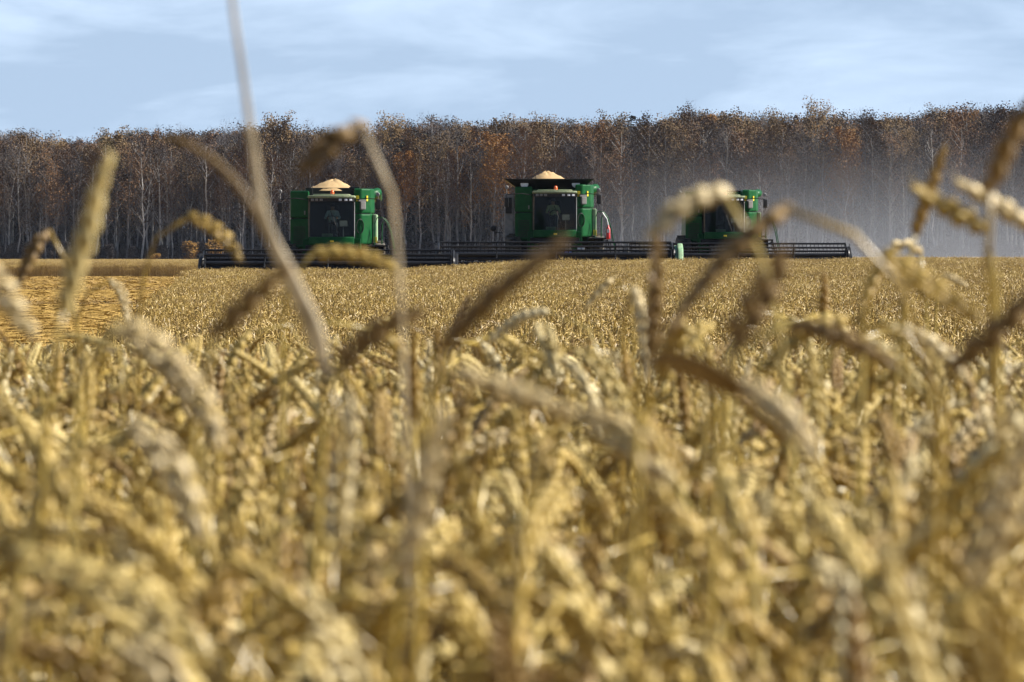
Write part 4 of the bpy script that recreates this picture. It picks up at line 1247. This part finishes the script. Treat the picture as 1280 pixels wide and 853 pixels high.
HEROES = [
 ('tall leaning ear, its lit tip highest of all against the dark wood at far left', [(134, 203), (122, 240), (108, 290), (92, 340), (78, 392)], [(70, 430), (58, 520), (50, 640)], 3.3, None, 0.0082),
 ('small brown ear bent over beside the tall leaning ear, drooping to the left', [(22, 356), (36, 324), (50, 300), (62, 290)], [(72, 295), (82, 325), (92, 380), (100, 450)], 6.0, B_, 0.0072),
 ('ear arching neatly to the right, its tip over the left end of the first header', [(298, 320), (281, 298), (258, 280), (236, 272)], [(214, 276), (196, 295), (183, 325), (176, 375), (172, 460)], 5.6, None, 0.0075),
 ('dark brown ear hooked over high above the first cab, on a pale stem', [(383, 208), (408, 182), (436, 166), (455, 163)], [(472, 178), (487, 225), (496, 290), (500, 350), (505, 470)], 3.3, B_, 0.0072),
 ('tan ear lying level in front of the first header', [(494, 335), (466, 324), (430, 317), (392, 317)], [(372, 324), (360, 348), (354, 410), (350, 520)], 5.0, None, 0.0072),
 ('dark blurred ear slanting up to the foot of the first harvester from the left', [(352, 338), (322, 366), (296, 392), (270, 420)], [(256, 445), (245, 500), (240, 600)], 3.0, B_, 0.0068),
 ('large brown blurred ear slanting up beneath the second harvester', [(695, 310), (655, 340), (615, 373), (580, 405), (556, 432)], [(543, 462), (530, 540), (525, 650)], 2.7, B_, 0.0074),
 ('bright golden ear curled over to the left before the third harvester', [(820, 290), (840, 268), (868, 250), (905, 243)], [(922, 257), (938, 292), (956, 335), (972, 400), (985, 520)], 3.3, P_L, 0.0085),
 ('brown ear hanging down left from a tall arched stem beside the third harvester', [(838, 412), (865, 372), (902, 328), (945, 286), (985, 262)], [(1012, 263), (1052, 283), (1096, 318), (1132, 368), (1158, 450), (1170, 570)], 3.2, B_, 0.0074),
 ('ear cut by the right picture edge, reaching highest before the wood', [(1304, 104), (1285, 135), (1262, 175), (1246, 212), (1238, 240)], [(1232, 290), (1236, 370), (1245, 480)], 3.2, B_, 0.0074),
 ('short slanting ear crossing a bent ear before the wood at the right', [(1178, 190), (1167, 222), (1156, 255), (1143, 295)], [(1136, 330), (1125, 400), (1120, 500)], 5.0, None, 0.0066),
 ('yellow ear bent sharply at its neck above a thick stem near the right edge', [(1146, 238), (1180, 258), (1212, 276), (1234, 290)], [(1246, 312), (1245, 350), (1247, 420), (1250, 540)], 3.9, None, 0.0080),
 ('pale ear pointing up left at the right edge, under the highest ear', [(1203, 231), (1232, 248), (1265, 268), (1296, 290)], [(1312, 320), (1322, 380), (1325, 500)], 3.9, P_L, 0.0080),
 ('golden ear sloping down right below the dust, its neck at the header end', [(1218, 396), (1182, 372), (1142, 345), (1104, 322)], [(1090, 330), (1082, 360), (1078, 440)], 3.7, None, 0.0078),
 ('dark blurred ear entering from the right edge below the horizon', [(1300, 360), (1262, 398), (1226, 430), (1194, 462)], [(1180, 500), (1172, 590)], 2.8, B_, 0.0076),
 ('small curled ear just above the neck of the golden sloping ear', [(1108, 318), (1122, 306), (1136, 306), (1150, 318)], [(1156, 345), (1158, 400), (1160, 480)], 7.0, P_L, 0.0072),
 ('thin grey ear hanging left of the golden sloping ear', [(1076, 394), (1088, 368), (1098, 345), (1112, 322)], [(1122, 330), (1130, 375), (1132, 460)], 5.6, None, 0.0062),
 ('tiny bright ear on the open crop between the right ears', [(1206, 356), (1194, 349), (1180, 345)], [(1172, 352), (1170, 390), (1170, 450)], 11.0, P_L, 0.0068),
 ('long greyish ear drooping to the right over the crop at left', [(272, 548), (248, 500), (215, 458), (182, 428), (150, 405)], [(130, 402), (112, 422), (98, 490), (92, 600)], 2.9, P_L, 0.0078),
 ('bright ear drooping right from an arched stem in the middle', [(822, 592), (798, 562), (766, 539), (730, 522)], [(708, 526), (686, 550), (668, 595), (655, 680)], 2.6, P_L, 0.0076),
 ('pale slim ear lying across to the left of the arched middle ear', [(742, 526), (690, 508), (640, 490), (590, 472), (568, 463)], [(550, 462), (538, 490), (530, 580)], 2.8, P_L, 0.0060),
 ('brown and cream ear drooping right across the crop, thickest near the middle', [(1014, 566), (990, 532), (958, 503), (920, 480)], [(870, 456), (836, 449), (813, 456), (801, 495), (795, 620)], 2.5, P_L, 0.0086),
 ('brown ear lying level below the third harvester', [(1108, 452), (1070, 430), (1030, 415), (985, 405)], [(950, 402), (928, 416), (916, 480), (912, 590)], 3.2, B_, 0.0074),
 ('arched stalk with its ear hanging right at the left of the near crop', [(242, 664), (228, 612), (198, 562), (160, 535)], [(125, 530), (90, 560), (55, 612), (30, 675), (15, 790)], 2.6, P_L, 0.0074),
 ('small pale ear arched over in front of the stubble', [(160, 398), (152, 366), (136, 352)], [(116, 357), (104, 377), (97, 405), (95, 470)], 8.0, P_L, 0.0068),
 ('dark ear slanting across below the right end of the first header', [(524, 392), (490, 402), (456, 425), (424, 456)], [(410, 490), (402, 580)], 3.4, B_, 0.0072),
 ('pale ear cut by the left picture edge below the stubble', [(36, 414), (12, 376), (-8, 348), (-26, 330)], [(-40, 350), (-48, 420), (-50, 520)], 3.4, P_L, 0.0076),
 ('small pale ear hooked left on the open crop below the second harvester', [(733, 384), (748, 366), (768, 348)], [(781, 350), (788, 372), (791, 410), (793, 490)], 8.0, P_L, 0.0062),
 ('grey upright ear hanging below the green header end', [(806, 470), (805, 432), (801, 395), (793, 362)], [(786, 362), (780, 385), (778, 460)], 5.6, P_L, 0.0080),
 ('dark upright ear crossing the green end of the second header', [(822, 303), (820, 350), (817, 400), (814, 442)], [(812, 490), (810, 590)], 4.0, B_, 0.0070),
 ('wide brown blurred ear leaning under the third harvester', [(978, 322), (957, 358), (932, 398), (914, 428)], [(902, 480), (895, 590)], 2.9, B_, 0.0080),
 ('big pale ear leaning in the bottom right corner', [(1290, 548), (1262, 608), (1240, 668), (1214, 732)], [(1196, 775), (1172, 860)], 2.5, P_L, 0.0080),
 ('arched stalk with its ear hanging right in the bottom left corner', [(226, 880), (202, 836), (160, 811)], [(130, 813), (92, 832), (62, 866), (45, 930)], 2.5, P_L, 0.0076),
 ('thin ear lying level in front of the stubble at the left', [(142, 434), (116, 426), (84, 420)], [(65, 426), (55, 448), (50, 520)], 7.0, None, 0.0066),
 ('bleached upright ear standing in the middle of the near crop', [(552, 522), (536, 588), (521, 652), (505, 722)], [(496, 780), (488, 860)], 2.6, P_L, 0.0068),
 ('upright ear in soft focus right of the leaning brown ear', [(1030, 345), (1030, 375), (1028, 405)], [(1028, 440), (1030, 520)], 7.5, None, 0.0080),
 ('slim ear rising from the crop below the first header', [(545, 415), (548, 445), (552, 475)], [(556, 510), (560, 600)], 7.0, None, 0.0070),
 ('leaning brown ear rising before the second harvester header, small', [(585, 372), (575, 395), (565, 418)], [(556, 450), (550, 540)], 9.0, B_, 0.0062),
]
for h in HEROES:
    lv = [([(930, 484), (895, 466), (860, 452), (815, 447), (800, 470)], .013, M_BROWN_SHADED_EAR)] if h[0].startswith('brown and cream') else ()
    hero(h[0], h[1], h[2], h[3], h[4], wid=h[5] * 0.97, dY=0.03, leaves=lv)

# the crowd of nearest stalks
grng = random.Random(77)
vm = []; vtop = []
for i, (fm, st, er_, lf) in enumerate(VAR):
    vtop.append(max(p[2] for p in er_.v))
    vm.append((fm, st.mesh('stem', M_STEM, True), er_.mesh('ear', M_EAR, True), [l.mesh('leaf', M_LEAF, True) for l in lf]))
N_NEAR = 240
k = 0
while k < N_NEAR:
    y = 2.6 + (3.9 - 2.6) * grng.random() ** .7
    x = grng.uniform(-.0925, .0925) * y
    i = grng.randrange(len(vm)); fm, a, b2, lfs = vm[i]
    r = empty('wheat_stalk', (x, y, ground_z(x, y)))
    s = min(1.08, max(.86, grng.gauss(1.0, .05)))
    row_top = HORIZON + (CAM_Z - ground_z(x, y) - vtop[i] * s) * F / y
    bunch = math.sin(x * 31 + 2.1 * math.sin(y * 9)) + math.sin(x * 17 - y * 13 + 1.3) + math.sin(y * 21 + x * 8)
    if row_top < 448 + max(0, 3.7 - y) * 95 or row_top > 845 or grng.random() > min(1, max(.08, .4 + .5 * bunch)):                    # keep the tops of these inside the lower half
        bpy.data.objects.remove(r); continue
    r.scale = (s, s, s); r.rotation_euler = (grng.gauss(0, .07), grng.gauss(0, .07), grng.uniform(0, 6.28))
    for nm, me in [('stem', a), ('ear', b2)] + [('leaf', q) for q in lfs]:
        o = link(bpy.data.objects.new(nm, me)); o.parent = r
    side = 'left' if x < -.031 * y else ('right' if x > .031 * y else 'middle')
    tag(r, '%s ripe wheat stalk, very blurred, packed in the crop along the bottom %s' % (fm, side), 'wheat stalk', '%s stalks of the nearest crop, %s' % (fm, side))
    k += 1

# taller stalks a little farther in, standing up out of the crop
n_tall = 0
while n_tall < 34:
    y = grng.uniform(4.2, 8.5); x = grng.uniform(-.088, .088) * y
    i = grng.choice([q for q, v in enumerate(VAR) if v[0] != 'upright'] if n_tall % 4 else range(len(VAR)))
    row = grng.uniform(388, 448) if x > -.03 * y else grng.uniform(405, 450)
    s = (CAM_Z - ground_z(x, y) - (row - HORIZON) * y / F) / vtop[i]
    if not .95 < s < 1.3: continue
    fm, a, b2, lfs = vm[i]
    r = empty('wheat_stalk', (x, y, ground_z(x, y))); r.scale = (1.0, 1.0, s); r.rotation_euler = (grng.gauss(0, .04), grng.gauss(0, .04), grng.uniform(0, 6.28))
    for nm, me in [('stem', a), ('ear', b2)] + [('leaf', q) for q in lfs]:
        o = link(bpy.data.objects.new(nm, me)); o.parent = r
    side = 'left' if x < -.031 * y else ('right' if x > .031 * y else 'middle')
    tag(r, '%s wheat stalk taller than the crop, against the open field at the %s' % (fm, side), 'wheat stalk', 'tall %s stalks above the crop, %s' % (fm, side))
    n_tall += 1

# ------------------------------------------------------------------ dust behind the last machine, and the air
def dust():
    x0, x1, y0, y1, z0, z1 = -62.0, 66.0, 250.0, 420.0, -0.6, 15.0
    mb = MB(); mb.bx(x0, x1, y0, y1, z0, z1, 0.0)
    m = bpy.data.materials.new('dust'); m.use_nodes = True; nt = m.node_tree; nt.nodes.clear()
    out = nt.nodes.new('ShaderNodeOutputMaterial'); pv = nt.nodes.new('ShaderNodeVolumePrincipled')
    pv.inputs['Color'].default_value = (0.62, 0.625, 0.66, 1); pv.inputs['Anisotropy'].default_value = 0.2
    tc = nt.nodes.new('ShaderNodeTexCoord')
    n = nt.nodes.new('ShaderNodeTexNoise'); n.inputs['Scale'].default_value = 0.07; n.inputs['Detail'].default_value = 3
    nt.links.new(tc.outputs['Object'], n.inputs['Vector'])
    sp = nt.nodes.new('ShaderNodeSeparateXYZ'); nt.links.new(tc.outputs['Object'], sp.inputs[0])
    def mr(sock, a, c, lo, hi):
        q = nt.nodes.new('ShaderNodeMapRange'); q.interpolation_type = 'SMOOTHSTEP'
        for i_, v in ((1, a), (2, c), (3, lo), (4, hi)): q.inputs[i_].default_value = v
        nt.links.new(sock, q.inputs[0]); return q.outputs[0]
    def mul(a, c):
        q = nt.nodes.new('ShaderNodeMath'); q.operation = 'MULTIPLY'
        for i_, v in ((0, a), (1, c)):
            if isinstance(v, float): q.inputs[i_].default_value = v
            else: nt.links.new(v, q.inputs[i_])
        return q.outputs[0]
    d = mr(n.outputs[0], 0.36, 0.64, 0.12, 1.0)
    d = mul(d, mr(sp.outputs[0], -3.0, 26.0, 0.014, 1.0))
    d = mul(d, mr(sp.outputs[2], -0.3, 8.5, 1.0, 0.0))
    d = mul(d, mr(sp.outputs[1], 250.0, 280.0, 0.0, 1.0))
    d = mul(d, mr(sp.outputs[1], 380.0, 420.0, 1.0, 0.0))
    d = mul(d, 0.0095)
    nt.links.new(d, pv.inputs['Density']); nt.links.new(pv.outputs[0], out.inputs['Volume'])
    o = mb.build('dust_cloud', m)
    tag(o, 'grey harvest dust drifting low before the wood at the right', None, None, 'stuff')
dust()

def haze():
    mb = MB(); mb.bx(-160, 160, -20, 960, -1.6, 26.0, 0.0)
    m = bpy.data.materials.new('haze'); m.use_nodes = True; nt = m.node_tree; nt.nodes.clear()
    out = nt.nodes.new('ShaderNodeOutputMaterial'); pv = nt.nodes.new('ShaderNodeVolumePrincipled')
    pv.inputs['Color'].default_value = (0.66, 0.76, 1.0, 1); pv.inputs['Density'].default_value = 0.000022
    nt.links.new(pv.outputs[0], out.inputs['Volume'])
    o = mb.build('haze', m); tag(o, 'thin blue autumn air', None, None, 'stuff')
haze()
